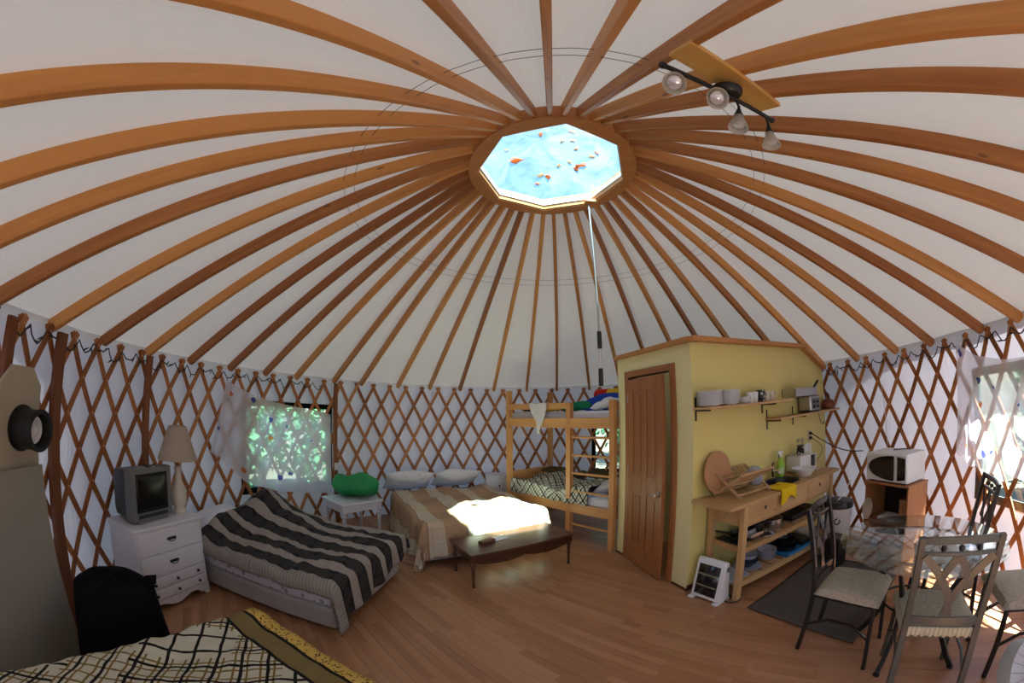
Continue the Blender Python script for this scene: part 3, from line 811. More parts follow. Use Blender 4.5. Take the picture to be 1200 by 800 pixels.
for z0, z1, n in ((.475, .655, 0), (.295, .465, 0), (.20, .285, 1), (.11, .19, 1)):
    d = MB().bx((.018, -.016, z0), (Wd - .018, .005, z1)).build('drawer', white_paint, t, bevel=.007, seg=3)
    if n == 0:
        b = MB(); bail_pull(b, Wd / 2, (z0 + z1) / 2 + .01); o = b.build('pull', galv, d); o['label'] = 'dark metal bail pull'
    else:
        for x in (.11, Wd / 2, Wd - .11):
            MB().at((x, -.016, (z0 + z1) / 2), (PI / 2, 0, 0)).lathe([(.006, 0), (.006, .010), (.013, .016), (.010, .024), (0, .026)], 12).build('knob', galv, d)
# television
TV = (-2.93, -1.325, .69)
t = T('television', 'small grey tube television with dark screen on the white dresser', 'television', TV, R_(99))
MB().bx((0, 0, .02), (.42, .09, .42)).bx((.05, .0, .0), (.37, .12, .02)).build('front_bezel', tv_grey, t, bevel=.012, seg=3)
sc_ = MB().grid(lambda a, c: ((.05 + .32 * a, -.004 - .012 * (1 - (2 * a - 1) ** 2) * (1 - (2 * c - 1) ** 2), .085 + .295 * c), (a, c)), 12, 10)
for f in range(len(sc_.f)): sc_.f[f] = sc_.f[f][::1]
sc_.build('screen', screen_m, t, solid=.006)
bk = MB(); 
ring = lambda y, x0, x1, z0, z1: [(x0, y, z0), (x1, y, z0), (x1, y, z1), (x0, y, z1)]
bk.add(ring(.09, .01, .41, .03, .41) + ring(.27, .03, .39, .04, .39) + ring(.40, .10, .32, .06, .31), [(0, 1, 5, 4), (1, 2, 6, 5), (2, 3, 7, 6), (3, 0, 4, 7), (4, 5, 9, 8), (5, 6, 10, 9), (6, 7, 11, 10), (7, 4, 8, 11), (8, 9, 10, 11)])
bk.build('back_housing', black_plastic, t, bevel=.01)
MB().bx((.06, -.004, .04), (.36, .002, .068)).build('control_strip', black_plastic, t, bevel=.002)
o = MB().tube([(-2.99 + .02 * math.sin(k), -1.18 + .03 * k / 2, 1.113 + .012 * math.sin(k * 2.1) + .012) for k in range(9)], .004, 6).build('cable', black_plastic)
tag(o, 'thin black cable lying loose on top of the television', 'cable')
# lamp
LP = (-3.10, -.80, .69)
t = T('table_lamp', 'table lamp with pleated beige shade and white ceramic base on the dresser', 'lamp', (-3.06, -.80, .69))
MB().lathe([(.062, 0), (.066, .012), (.050, .03), (.046, .045), (.066, .09), (.072, .14), (.066, .20), (.046, .25), (.034, .28), (.030, .36), (.036, .385), (.024, .40)], 24).build('base', cream_cer, t)
MB().lathe([(.014, .40), (.014, .45), (.02, .452), (.02, .485), (.0, .49)], 12).build('socket', copper, t)
ls = MB(); npl = 72
def shp(r, k): return r * (1 + .012 * (1 if k % 2 else -1))
for k in range(npl):
    a = 2 * PI * k / npl
    for r, z in ((.175, .455), (.172, .47), (.080, .735)): ls.v.append((shp(r, k) * math.cos(a), shp(r, k) * math.sin(a), z))
for k in range(npl):
    for q in range(2): ls.f.append((k * 3 + q, ((k + 1) % npl) * 3 + q, ((k + 1) % npl) * 3 + q + 1, k * 3 + q + 1))
ls.build('lamp_shade', lampshade_m, t, ang=60)
hp = MB().tube([(.02 * math.cos(a) * 2.2, 0, .60 + .11 * math.sin(a)) for a in [PI * k / 10 for k in range(11)]], .002, 5)
for a in (0, 2.1, 4.2): hp.tube([(0, 0, .71), (.077 * math.cos(a), .077 * math.sin(a), .732)], .0018, 5)
hp.build('harp', steel, t)

# ------------------------------------------------------------------ end table and green bag
ET = (-2.53, 1.04, 0); er = math.atan2(.56, .29)
t = T('end_table', 'white end table with turned legs between the two beds', 'table', ET, er)
We, De, He = .62, .55, .50
MB().bx((0, 0, He - .03), (We, De, He)).build('tabletop', white_paint, t, bevel=.008, seg=3)
MB().bx((.03, .03, He - .12), (We - .03, .05, He - .03)).bx((.03, De - .05, He - .12), (We - .03, De - .03, He - .03)).bx((.03, .03, He - .12), (.05, De - .03, He - .03)).bx((We - .05, .03, He - .12), (We - .03, De - .03, He - .03)).build('apron', white_paint, t)
for x in (.05, We - .05):
    for y in (.05, De - .05): turned_leg(He - .03, .03).build('leg', white_paint, t, loc=(x, y, 0))
gb = pillow(.42, .62, .27, 5., 30, 7.)
for k, (x, y, z) in enumerate(gb.v):
    gb.v[k] = (x + .012 * nz(x * 8, y * 8, 2), y, z + .022 * nz(x * 9, y * 5, z * 6 + 3) + .012 * nz(x * 22, y * 12, z * 9))
o = gb.build('stuff_bag', green_cloth, loc=wl(ET, er, .36, .25, He + .055), rot=(R_(0), R_(-20), er - R_(33) - PI / 2))
bg_ = o; MB().tube(chain(lambda q: (.16 - .05 * math.sin(q * PI), -.26 + .52 * q, .165 + .02 * math.sin(q * 9)), 12), .004, 5).build('seam', paper, bg_)
tag(o, 'bright green nylon bag lying on the white end table', 'bag')

# ------------------------------------------------------------------ nightstand
NS = (-1.19, 3.03, 0); nr = R_(15)
t = T('nightstand', 'white nightstand with a dark keyhole pull between the plaid bed and the bunk', 'nightstand', NS, nr)
MB().bx((0, 0, .08), (.40, .34, .615)).build('body', white_paint, t, bevel=.004)
MB().bx((-.012, -.015, .615), (.412, .345, .64)).build('top', white_paint, t, bevel=.006)
for z0, z1 in ((.40, .565), (.12, .385)):
    d = MB().bx((.02, -.014, z0), (.38, .004, z1)).build('drawer', white_paint, t, bevel=.006)
    MB().at((.2, -.015, (z0 + z1) / 2), (PI / 2, 0, 0)).lathe([(.014, 0), (.012, .005), (0, .006)], 12).at().bx((.194, -.02, (z0 + z1) / 2 - .035), (.206, -.014, (z0 + z1) / 2)).build('pull', galv, d)
for x in (.03, .37):
    for y in (.03, .31): MB().box((x, y, .04), (.04, .04, .08)).build('leg', white_paint, t)

# ------------------------------------------------------------------ bunk bed
BK = (.560, 1.50, 0); br_ = math.atan2(.668, -.744)
t = T('bunk_bed', 'pine bunk bed with ladder standing left of the bathroom door', 'bunk bed', BK, br_)
Lb, Db = 1.80, -.85
for x, y, h in ((0, 0, 1.78), (.65, 0, 1.775), (Lb, 0, 1.97), (Lb, Db, 1.97), (0, Db, 1.78)):
    MB().box((0, 0, h / 2), (.07, .07, h)).build('post', W_pine, t, bevel=.005, loc=(x, y, 0))
def rail(x0, y0, x1, y1, z0, z1, nm='rail'):
    MB().beam((0, 0, 0), (math.hypot(x1 - x0, y1 - y0), 0, 0), .035, z1 - z0).build(nm, W_pinex, t, bevel=.004, loc=(x0, y0, (z0 + z1) / 2), rot=(0, 0, math.atan2(y1 - y0, x1 - x0)))
for z0, z1 in ((.39, .51), (1.455, 1.58)):
    rail(.03, .012, Lb - .03, .012, z0, z1); rail(.03, Db, Lb - .03, Db, z0, z1); rail(0, -.03, 0, Db + .03, z0, z1); rail(Lb, -.03, Lb, Db + .03, z0, z1)
rail(.68, .012, Lb - .03, .012, 1.695, 1.775, 'guard_rail'); rail(.03, Db, Lb - .03, Db, 1.70, 1.78, 'guard_rail')
rail(Lb, -.03, Lb, Db + .03, .62, .78, 'end_board'); rail(0, -.03, 0, Db + .03, .62, .74, 'end_board'); rail(Lb, -.03, Lb, Db + .03, 1.70, 1.78, 'end_board'); rail(0, -.03, 0, Db + .03, 1.66, 1.74, 'end_board')
for z in (.23, .445, .665, .895, 1.12, 1.345):
    MB().at((.325, .0, z), (0, PI / 2, 0)).lathe([(.0145, -.31), (.0145, .31)], 10).build('ladder_rung', W_pinex, t)
for z in (.47, 1.535):
    for k in range(9): MB().box((0, 0, 0), (.09, abs(Db) - .04, .018)).build('bed_slat', W_pine, t, loc=(.12 + k * .195, Db / 2, z))
for z, lab, w in ((.481, 'lower', .14), (1.546, 'upper', .115)):
    o = MB().bx((.05, Db + .03, 0), (Lb - .05, -.03, w)).build('mattress', mattress_white, bevel=.03, seg=3, loc=wl(BK, br_, 0, 0, z), rot=(0, 0, br_))
    tag(o, 'white mattress in the %s bunk of the pine bunk bed' % lab, 'mattress')
cf = drape(1.36, .70, .675, ovf=.10, ovl=.05, ovr=.20, r=.05, bump=lambda u, v: .055 * math.sin(u * 4 + 1) ** 2 + .03 * math.sin(v * 7 + u * 3), wr=.02, fold=.012, nu=50, nv=40, seed=9.)
o = cf.build('comforter', net_small, solid=.02, loc=wl(BK, br_, .36, -.385, 0), rot=(0, 0, br_))
tag(o, 'cream comforter with black net pattern on the lower bunk', 'comforter')
ob = drape(1.20, .26, .735, ovf=.02, ovl=.03, ovr=.05, r=.04, wr=.03, bump=lambda u, v: .06 * math.sin(u * 3.5 + .4) ** 2, nu=36, nv=14, seed=2.)
o = ob.build('blanket', olive_cloth, solid=.03, loc=wl(BK, br_, .45, -.68, 0), rot=(0, 0, br_))
tag(o, 'olive brown blanket bunched along the back of the lower bunk', 'blanket')
o = pillow(.34, .50, .17, 6.).build('pillow', ceramic_blue if False else mattress_white, loc=wl(BK, br_, .22, -.38, .645), rot=(0, R_(22), br_))
tag(o, 'grey white pillow at the ladder end of the lower bunk', 'pillow')
o = drape(.40, .62, .655, ovf=.02, ovl=.02, ovr=.06, r=.03, wr=.012, nu=20, nv=26, seed=11.).build('sheet', sheet_blue, solid=.01, loc=wl(BK, br_, .22, -.36, -.015), rot=(0, 0, br_))
tag(o, 'pale blue striped sheet folded beside the lower bunk pillow', 'sheet')
# upper bunk
ZU = 1.661
rbag = T('sleeping_bag', 'rolled rainbow coloured sleeping bag on the upper bunk', 'sleeping bag', wl(BK, br_, .05, -.52, ZU + .19), br_)
xx = 0.
for w, m_ in ((.17, grn2_cloth), (.18, yel2_cloth), (.20, red_cloth)):
    b = MB(); b.at((0, 0, 0), (0, PI / 2, 0)); 
    b.lathe([(0, xx)] + [(.085 * (1 + .06 * math.sin(q * 9 + xx * 30)), xx + w * q / 6) for q in range(7)] + [(0, xx + w)], 16)
    b.build('roll_section', m_, rbag); xx += w
bl = MB().grid(lambda a, c: ((.06 + a * .70, -.60 + c * .44, ZU + .005 + (.24 - .08 * a) * max(0., math.sin(PI * c)) ** .5 * max(0, math.sin(PI * (.12 + .82 * a))) ** .6 + .02 * nz(a * 6, c * 5)), (a, c)), 26, 18)
o = bl.build('blanket', blue_cloth, loc=wl(BK, br_, 0, 0, 0), rot=(0, 0, br_)); tag(o, 'royal blue blanket heaped on the upper bunk below the rainbow roll', 'blanket')
gq = MB().at((0, 0, 0)).tube(chain(lambda q: (.45 + .50 * q, -.18 - .02 * math.sin(q * 8), ZU + .055 + .015 * math.sin(q * 6)), 10), [.03, .05, .055, .06, .055, .06, .055, .05, .055, .05, .03], 12)
o = gq.build('rolled_towel', grn2_cloth, loc=wl(BK, br_, 0, 0, 0), rot=(0, 0, br_)); tag(o, 'green rolled towel at the front edge of the upper bunk', 'towel')
yq = MB().tube(chain(lambda q: (.96 + .42 * q, -.17 + .01 * math.sin(q * 8), ZU + .045 + .01 * math.sin(q * 7)), 8), [.025, .04, .045, .045, .045, .045, .045, .04, .025], 12)
o = yq.build('rolled_towel', yel2_cloth, loc=wl(BK, br_, 0, 0, 0), rot=(0, 0, br_)); tag(o, 'golden yellow rolled cloth behind the upper guard rail', 'towel')
o = pillow(.34, .30, .14, 1.).build('pillow', mattress_white, loc=wl(BK, br_, .20, -.20, ZU + .02), rot=(0, R_(14), br_)); tag(o, 'small white pillow at the ladder end of the upper bunk', 'pillow')
o = pillow(.34, .45, .13, 8.).build('cushion', dark_green, loc=wl(BK, br_, 1.56, -.30, ZU + .005), rot=(0, 0, br_)); tag(o, 'dark green cushion at the far left end of the upper bunk', 'cushion')
def towel(a, c):
    x = 1.28 + .32 * a; s = c * (.36 - .10 * a + .15 * math.exp(-((a - .45) / .20) ** 2))
    f = .008 * math.sin(a * 14) * min(1, c * 3)
    if s < .05: y, z = .012 - .03 + s * .9, 1.783
    else: y, z = .012 + .038, 1.783 - (s - .05)
    sh = -.05 * c * (1 - 2 * a) if c > .4 else 0
    return (x - sh * .8 - .12 * max(0, c - .55) * (a - .5) * 2, y + f, z), (a, c)
o = MB().grid(towel, 18, 26).build('towel', plain('white towel', (.74, .72, .74), .95, var=.12, bump=.3), solid=.006, loc=wl(BK, br_, -.28, .0, 0), rot=(0, 0, br_))
tag(o, 'white towel hanging over the guard rail of the upper bunk', 'towel')

# ------------------------------------------------------------------ bed 3 (bottom left)
B3R = R_(-14.5); 
# local x runs from the wall end to the foot (towards the back of the room), y across
f3 = Vector((-1.16, -1.44, 0)); ax = Vector((.2504, .9681, 0)); hd3 = f3 - ax * 1.62
b3z = math.atan2(ax.y, ax.x)
t = T('bed', 'single bed at the bottom left corner beneath the cream net patterned comforter', 'bed', hd3, b3z)
MB().bx((0, -.46, .06), (1.58, .46, .28)).build('box_spring', grey_base, t, bevel=.03)
MB().bx((0, -.46, .28), (1.58, .46, .475)).build('mattress', mattress_white, t, bevel=.04, seg=3)
for x in (.12, 1.46):
    for y in (-.38, .38): MB().box((x, y, .03), (.05, .05, .06)).build('leg', black_plastic, t)
cf = drape(1.62, .98, .515, ovf=.12, ovl=.10, ovr=.22, u0=.0, r=.07, flare=.3, wr=.012, fold=.012, nu=70, nv=60, seed=6., bump=lambda u, v: .02 * math.sin(u * 4) * math.sin(v * 5))
o = cf.build('comforter', net_big, solid=.018, loc=hd3, rot=(0, 0, b3z))
tag(o, 'cream comforter with large brown and black net pattern and leopard border', 'comforter')

# ------------------------------------------------------------------ dark corner: stovepipe panel, leaning board, black chair
pa = -142.0; pc = pol(pa, RW - .13)
t = T('stovepipe_panel', 'beige wall panel with cut corners around a round stovepipe opening', 'stovepipe panel', (pc[0], pc[1], 0), R_(pa + 90))
hw, z0, z1 = .185, .62, 1.745
poly = [(-hw, z0), (hw, z0), (hw, z1 - .10), (hw - .09, z1), (-hw + .09, z1), (-hw, z1 - .10)]
MB().at((0, 0, 0), (PI / 2, 0, 0)).prism(poly, -.012, .012).build('panel', panel_beige, t, bevel=.003)
MB().at((-.02, .012, 1.405), (-PI / 2, 0, 0)).lathe([(.13, 0), (.13, .006), (.112, .008), (.112, .13), (.118, .135), (.118, .15), (.092, .15), (.092, .02), (0, .02)], 32).build('thimble_pipe', galv, t)
MB().at((-.02, .012, 1.405), (-PI / 2, 0, 0)).lathe([(.085, .06), (.080, .095), (.06, .085), (.03, .10), (0, .09)], 20).build('crumpled_stuffing', paper, t)
# board leaning on the wall
q0, q1, q2 = Vector((-3.00, -1.74, 1.185)), Vector((-2.52, -2.45, 1.185)), Vector((-2.72, -1.96, .0))
ex = (q1 - q0).normalized(); ey = (q0 - q2); ey = (ey - ex * ey.dot(ex)); Hb = ey.length; ey.normalize(); ez = ex.cross(ey)
bd = MB().bx((0, 0, -.008), (.86, Hb, .008)).build('leaning_board', board_grey, bevel=.002)
bd.matrix_world = Matrix(((ex.x, ey.x, ez.x, q2.x), (ex.y, ey.y, ez.y, q2.y), (ex.z, ey.z, ez.z, .012), (0, 0, 0, 1)))
tag(bd, 'large plain beige board leaning on the wall below the stovepipe', 'board')
# armchair covered in black cloth
t = T('slipper_chair', 'chair under a black cloth cover in the dark left corner', 'chair', (-2.38, -1.77, 0), R_(76))
def cover(a, c):
    ang = 2 * PI * a; z = .68 * c
    w = .30 - .07 * c + .02 * math.sin(ang * 5) * (1 - c); d = .24 - .05 * c + .015 * math.sin(ang * 7 + 1) * (1 - c)
    k = 1.0 if c < .86 else math.sqrt(max(0, 1 - ((c - .86) / .14) ** 2)) * .98 + .02
    sq = lambda q: math.copysign(abs(q) ** .6, q)
    zz = min(z, .62) if c < .86 else .585 + .05 * math.sqrt(max(0, 1 - k * k)) + .03 * nz(math.cos(ang) * 2, math.sin(ang) * 2)
    return (w * k * sq(math.cos(ang)), d * k * sq(math.sin(ang)), .008 + zz - .05 * (math.cos(ang) + .4) ** 2 * c), (a, c)
MB().grid(cover, 48, 20, True).build('cloth_cover', dark_cloth, t)
MB().tube([(.17, -.02, .50), (.22, -.02, .545), (.255, -.03, .56), (.25, -.03, .53)], [.05, .05, .03, .008], 8).build('cover_fold', dark_cloth, t)
for x in (-.2, .2):
    for y in (-.17, .17): MB().box((x, y, .06), (.035, .035, .12)).build('leg', W_dark, t)

# ------------------------------------------------------------------ curtains
def curtain_left(a, c):
    # a: 0 tied end .. 1 right end ; c: 0 top .. 1 bottom (az, z)
    top = lambda a: (177.6 - 26.0 * a, 1.90 - .33 * a - .10 * math.sin(PI * min(1, a * 1.0)) * (1 - a))
    def bot(a):
        P = [(180.9, 1.12), (178.6, 1.04), (172.4, .72), (165.0, .57), (158, .50), (151.6, .46)]; t = a * 5; i = min(4, int(t)); f = t - i
        return tuple(P[i][k] * (1 - f) + P[i + 1][k] * f for k in (0, 1))
    (z0a, z0), (z1a, z1) = top(a), bot(a)
    az = z0a * (1 - c) + z1a * c; z = z0 * (1 - c) + z1 * c
    fold = (.022 * math.sin(a * 46) + .014 * math.sin(a * 27 + c * 3)) * min(1, .15 + 1.6 * c) * max(.10, 1 - a * 1.6) + .006 * math.sin(a * 18 + c * 4)
    return pol(az, RW - .10 - fold, z - .01), (a * 1.7, (1 - c) * 1.2)
o = MB().grid(curtain_left, 110, 36).build('curtain', sheer)
tag(o, 'sheer white curtain with butterflies tied aside over the left window', 'curtain')
def curtain_right(a, c):
    def lerpP(P, t): 
        t *= len(P) - 1; i = min(len(P) - 2, int(t)); f = t - i; return tuple(P[i][k] * (1 - f) + P[i + 1][k] * f for k in (0, 1))
    T0 = [(-8.4, 1.97), (-12., 1.83), (-17, 1.76), (-22, 1.75), (-27, 1.80), (-33, 1.95)]
    T1 = [(-7.0, 1.05), (-9.6, .95), (-12.3, .88), (-17, .87), (-24, .88), (-33.5, .92)]
    p, q = lerpP(T0, a), lerpP(T1, a)
    az = p[0] * (1 - c) + q[0] * c; z = p[1] * (1 - c) + q[1] * c
    fold = .016 * math.sin(a * 46) * (.4 + .6 * c) * max(.25, 1 - a * 1.4) + .008 * math.sin(a * 22 + c * 3)
    return pol(az, RW - .09 - fold, z - .02 * math.sin(a * 37) * c), (a * 1.9 + .37, (1 - c) * 1.2)
o = MB().grid(curtain_right, 100, 30).build('curtain', sheer)
tag(o, 'sheer white curtain with butterflies over the bright right window', 'curtain')

# ------------------------------------------------------------------ string lights
def string(a0, a1, n, lab, seed):
    rnd = random.Random(seed); t = T('string_light', lab, 'string lights', pol((a0 + a1) / 2, RW - .08, 1.93))
    o0 = Vector(t.location); pts = []; step = (a1 - a0) / n
    for i in range(n * 6 + 1):
        a = a0 + step * i / 6; f = (i % 6) / 6
        z = 1.985 - .07 * math.sin(PI * f) * (1 + .5 * math.sin(i // 6 * 2.3)) + rnd.uniform(-.008, .008)
        pts.append(Vector(pol(a, RW - .068 - rnd.uniform(0, .012), z)) - o0)
    MB().tube(pts, .0058, 5).build('wire', black_plastic, t)
    bb_ = MB()
    for i in range(2, len(pts), 3):
        p = pts[i]; d = Vector((rnd.uniform(-.5, .5), rnd.uniform(-.5, .5), rnd.uniform(-1, .3))).normalized()
        bb_.tube([p, p + d * .026, p + d * .050], [.0065, .006, .001], 5)
    o = bb_.build('bulb', black_plastic, t); o['kind'] = 'stuff'
string(-140.5, -206.5, 24, 'black string of small lights along the wall top at the left', 3)
string(24., -36., 21, 'black string of small lights along the wall top at the right', 5)
o = MB().tube([(0, 0, .0), (.004, .01, -.03), (-.004, .012, -.06), (.0, .02, -.10)], [.004, .004, .009, .006], 6).build('plug', black_plastic, loc=pol(18.0, RW - .08, 1.97))
tag(o, 'small black plug dangling from the right string of lights', 'plug')
o = MB().tube([pol(8.6, RW - .075, 1.80), pol(8.0, RW - .075, 1.45), pol(7.6, RW - .07, 1.05)], .004, 5).build('cord', rope)
tag(o, 'thin white cord hanging on the lattice right of the yellow wall', 'cord')

# ------------------------------------------------------------------ skylight opener pole
pt = Vector(pol(c56, .585, 0)); 
t = T('opener_pole', 'long white crank pole with black grips hanging from the skylight ring', 'pole', (pt.x, pt.y, 1.90))
MB().lathe([(.0105, .42), (.0105, 1.68)], 12).build('shaft', steel, t)
MB().lathe([(.010, .0), (.010, .42)], 12).build('inner_shaft', chrome, t)
for z in (-.02, .30): MB().lathe([(.0, z), (.019, z), (.021, z + .02), (.021, z + .13), (.019, z + .15), (0, z + .15)], 14).build('grip', black_plastic, t)
MB().tube([(0, 0, 1.68), (0, 0, 1.71), (.012, .012, 1.735), (.02, .03, 1.745), (.01, .045, 1.735)], .006, 8).build('hook', steel, t)
MB().at((.01, .02, 1.738)).lathe([(.0, .0), (.035, .0), (.045, .008), (.03, .018), (0, .02)], 16).build('opener_eye', white_plastic, t)

# ------------------------------------------------------------------ track light on its board
bA, bB = Vector((.545, -1.795, 2.985)), Vector((1.055, -1.525, 2.985))
bc = (bA + bB) / 2; bdir = (bB - bA); bl_ = bdir.length; ba = math.atan2(bdir.y, bdir.x)
o = MB().box((0, 0, 0), (bl_ + .02, .135, .02)).build('mounting_board', W_board, bevel=.003, loc=bc + Vector((0, 0, .010)), rot=(R_(22), 0, ba))
tag(o, 'yellow pine board screwed across three rafters behind the track light', 'board')
tA, tB = Vector((.447, -1.762, 2.925)), Vector((1.065, -1.505, 2.925)); td = (tB - tA).normalized(); tc = (tA + tB) / 2
t = T('track_light', 'black four head track light with frosted glass shades under the rafters', 'light', tc, math.atan2(td.y, td.x))
Lt = (tB - tA).length / 2
MB().at((0, 0, 0), (0, PI / 2, 0)).lathe([(0, -Lt), (.014, -Lt), (.016, -Lt + .01), (.011, -Lt + .03), (.010, Lt - .03), (.016, Lt - .01), (.014, Lt), (0, Lt)], 12).build('bar', black_metal, t)
MB().at((.03, .0, .018), (R_(22), 0, 0)).lathe([(0, -.012), (.055, -.012), (.066, .0), (.068, .02), (0, .02)], 24).build('canopy', black_metal, t)
MB().tube([(.03, 0, 0), (.03, 0, .03)], .012, 10).build('stem', black_metal, t)
bulb_m = plain('silvered bulb', (.85, .88, .95), .08, .3, var=.02)
for k, (x, aim) in enumerate(((-.275, (-.34, -.42, -.84)), (-.075, (-.28, -.54, -.80)), (.075, (-.30, .10, -.95)), (.275, (-.12, .16, -.97)))):
    # each head has its own tilt
    hd_ = MB().lathe([(0, .006), (.009, .004), (.009, -.03), (0, -.03)], 10); hd_.lathe([(0, -.025), (.014, -.026), (.019, -.05), (.026, -.06), (.026, -.078), (0, -.078)], 14)
    h = hd_.build('spot_head', black_metal, t, loc=(x, 0, -.045), rot=(Matrix.Rotation(-math.atan2(td.y, td.x), 3, 'Z') @ Vector(aim)).to_track_quat('-Z', 'Y').to_euler())
    h.scale = (.82, .82, .82)
    MB().tube([(x, 0, 0), (x, 0, -.05)], .006, 8).build('drop_rod', black_metal, t)
    MB().lathe([(.026, -.070), (.030, -.090), (.042, -.115), (.053, -.140), (.055, -.150), (.052, -.150), (.039, -.115), (.027, -.090), (.023, -.073)], 24).build('shade', frost, h)
    MB().lathe([(.012, -.075), (.018, -.090), (.034, -.122), (.034, -.130), (.022, -.138), (0, -.141)], 16).build('bulb', bulb_m, h)
cab = MB().tube(chain(lambda q: (.86 - .02 * q + .10 * q, -1.60 + .05 * q + .02 * math.sin(q * 3), 3.02 + .10 * q + .03 * math.sin(q * PI)), 8), .005, 6)
o = cab.build('lamp_cable', rope); tag(o, 'short white cable running from the board up to the roof', 'cable')
for k in range(2):
    o = MB().lathe([(.008, 0), (.006, .018), (0, .02)], 8).build('wire_nut', orange_nut, loc=(.845 + k * .02, -1.585 + k * .01, 3.02), rot=(R_(60), 0, k))
    tag(o, ('left' if k == 0 else 'right') + ' orange wire connector on the cable above the pine board', 'connector')

# ================================================================== KITCHEN
# ------------------------------------------------------------------ trolley / counter
ZK = .87
t = T('kitchen_counter', 'long pine kitchen counter with drawers and two open shelves along the yellow wall', 'counter', K(0, 0), KR)
top = MB(); x0, x1 = -.02, 1.87
# worktop with an oval hole for the basin
ha, hb, hc = .80, 1.26, 1.03
top.bx((x0, -.455, ZK - .03), (ha, -.005, ZK)).bx((hb, -.455, ZK - .03), (x1, -.005, ZK))
sqr = lambda q: math.copysign(abs(q) ** .75, q)
nn, o0 = 48, len(top.v)
angs = sorted([2 * PI * k / nn for k in range(nn)] + [math.atan2(y, x) % (2 * PI) for x in (ha - hc, hb - hc) for y in (-.455 + .222, -.005 + .222)])
for a in angs:
    ca, sa = math.cos(a), math.sin(a)
    tt = min(((hb - hc) / ca if ca > 1e-9 else 9), ((ha - hc) / ca if ca < -1e-9 else 9), ((-.005 + .222) / sa if sa > 1e-9 else 9), ((-.455 + .222) / sa if sa < -1e-9 else 9))
    ix, iy = hc + .188 * sqr(ca), -.222 + .143 * sqr(sa)
    for z in (ZK, ZK - .03): top.v.append((hc + tt * ca, -.222 + tt * sa, z)); top.v.append((ix, iy, z))
na = len(angs)
for k in range(na):
    p, q = o0 + k * 4, o0 + ((k + 1) % na) * 4
    top.f += [(p, q, q + 1, p + 1), (p + 2, p + 3, q + 3, q + 2), (p + 1, q + 1, q + 3, p + 3), (p, p + 2, q + 2, q)]
top.build('worktop', W_birch, t)
for s in (.20, 1.72):
    for off in (.055, .42):
        MB().box((0, 0, (ZK - .03) / 2), (.055, .05, ZK - .03)).build('leg', W_birchz, t, bevel=.003, loc=(s, -off, 0))
MB().bx((.2275, -.07, .66), (1.6925, -.05, ZK - .03)).build('back_rail', W_birch, t)
for s in (.205, 1.715): MB().bx((s - .01, -.395, .66), (s + .01, -.08, ZK - .03)).build('side_panel', W_birch, t)
MB().bx((.2275, -.425, .655), (1.6925, -.39, .675)).build('front_rail', W_birch, t)
for k in range(3):
    a = .2275 + k * .4883
    d = MB().bx((a + .004, -.435, .68), (a + .484, -.415, ZK - .035)).bx((a + .02, -.415, .69), (a + .03, -.10, .80)).bx((a + .46, -.415, .69), (a + .47, -.10, .80)).bx((a + .02, -.41, .686), (a + .47, -.10, .69)).build('drawer', W_birch, t, bevel=.002)
    MB().at((a + .244, -.4352, .775), (PI / 2, 0, 0)).lathe([(.017, 0), (.017, .004), (.012, .0045), (0, .002)], 16).build('pull_hole', W_dark, d)
for z in (.475, .165):
    for off in (.07, .415): MB().bx((.2275, -off - .02, z - .045), (1.6925, -off + .02, z)).build('shelf_rail', W_birch, t, bevel=.002)
    for s in (.2275 - .027, 1.6925 - .0): MB().bx((s, -.395, z - .045), (s + .027, -.09, z)).build('shelf_rail', W_birch, t, bevel=.002)
    for k in range(9): MB().box((0, 0, 0), (.125, .30, .014)).build('shelf_slat', W_rack, t, loc=(.315 + k * .162, -.242, z - .012))
# basin and tap
bs = MB(); 
def basin(a, c):
    an = 2 * PI * a; sq = lambda q: math.copysign(abs(q) ** .75, q)
    P = [(1.10, .004), (1.06, .010), (1.0, .0), (.93, -.06), (.80, -.115), (.45, -.125), (.0, -.128)]; tt = c * 6; i = min(5, int(tt)); f = tt - i
    k = P[i][0] * (1 - f) + P[i + 1][0] * f; z = P[i][1] * (1 - f) + P[i + 1][1] * f
    return (.185 * k * sq(math.cos(an)), .14 * k * sq(math.sin(an)), z), (a, c)
bs.grid(basin, 40, 18, True)
o = bs.build('sink_basin', plain('dark enamel basin', (.018, .018, .02), .3, var=.1), solid=.004, loc=K(1.03, .222, ZK), rot=(0, 0, KR))
tag(o, 'dark oval sink basin let into the pine counter', 'sink')
t = T('tap', 'small chrome tap behind the dark sink basin', 'tap', K(1.10, .055, ZK), KR)
MB().lathe([(.03, 0), (.03, .008), (.019, .014), (.019, .085), (.022, .09), (.022, .12), (.012, .13), (0, .13)], 16).build('body', chrome, t)
MB().tube([(0, 0, .07), (0, -.05, .085), (0, -.09, .08), (0, -.095, .06)], .011, 10).build('spout', chrome, t)
MB().tube([(0, 0, .125), (0, .0, .145), (-.02, -.03, .165)], [.01, .008, .009], 8).build('lever', black_plastic, t)

def sit(name, label, cat, mat, bm, s, off, z, rz=0., group=None, solid=0., bevel=0., rot=None):
    o = bm.build(name, mat, loc=K(s, off, z), rot=(rot[0], rot[1], KR + rz) if rot else (0, 0, KR + rz), solid=solid, bevel=bevel)
    return tag(o, label, cat, group)
# yellow cloth over the front edge
def cl(a, c):
    s = c * .34; x = -.13 + .26 * a + .05 * (c - .5) * math.sin(a * 3)
    y, z = (.12 - s, .006 + .012 * abs(nz(a * 5, c * 6))) if s < .20 else (-.083 - .006 * math.sin(a * 11), .006 - (s - .20) * (1 - .45 * math.sin(a * 2.6 + .2) ** 2))
    return (x, y, z + .004 * math.sin(a * 15)), (a, c)
sit('dish_cloth', 'yellow cloth hanging over the counter edge below the sink', 'cloth', yellow_cloth, MB().grid(cl, 26, 26), .80, .380, ZK, solid=.004)
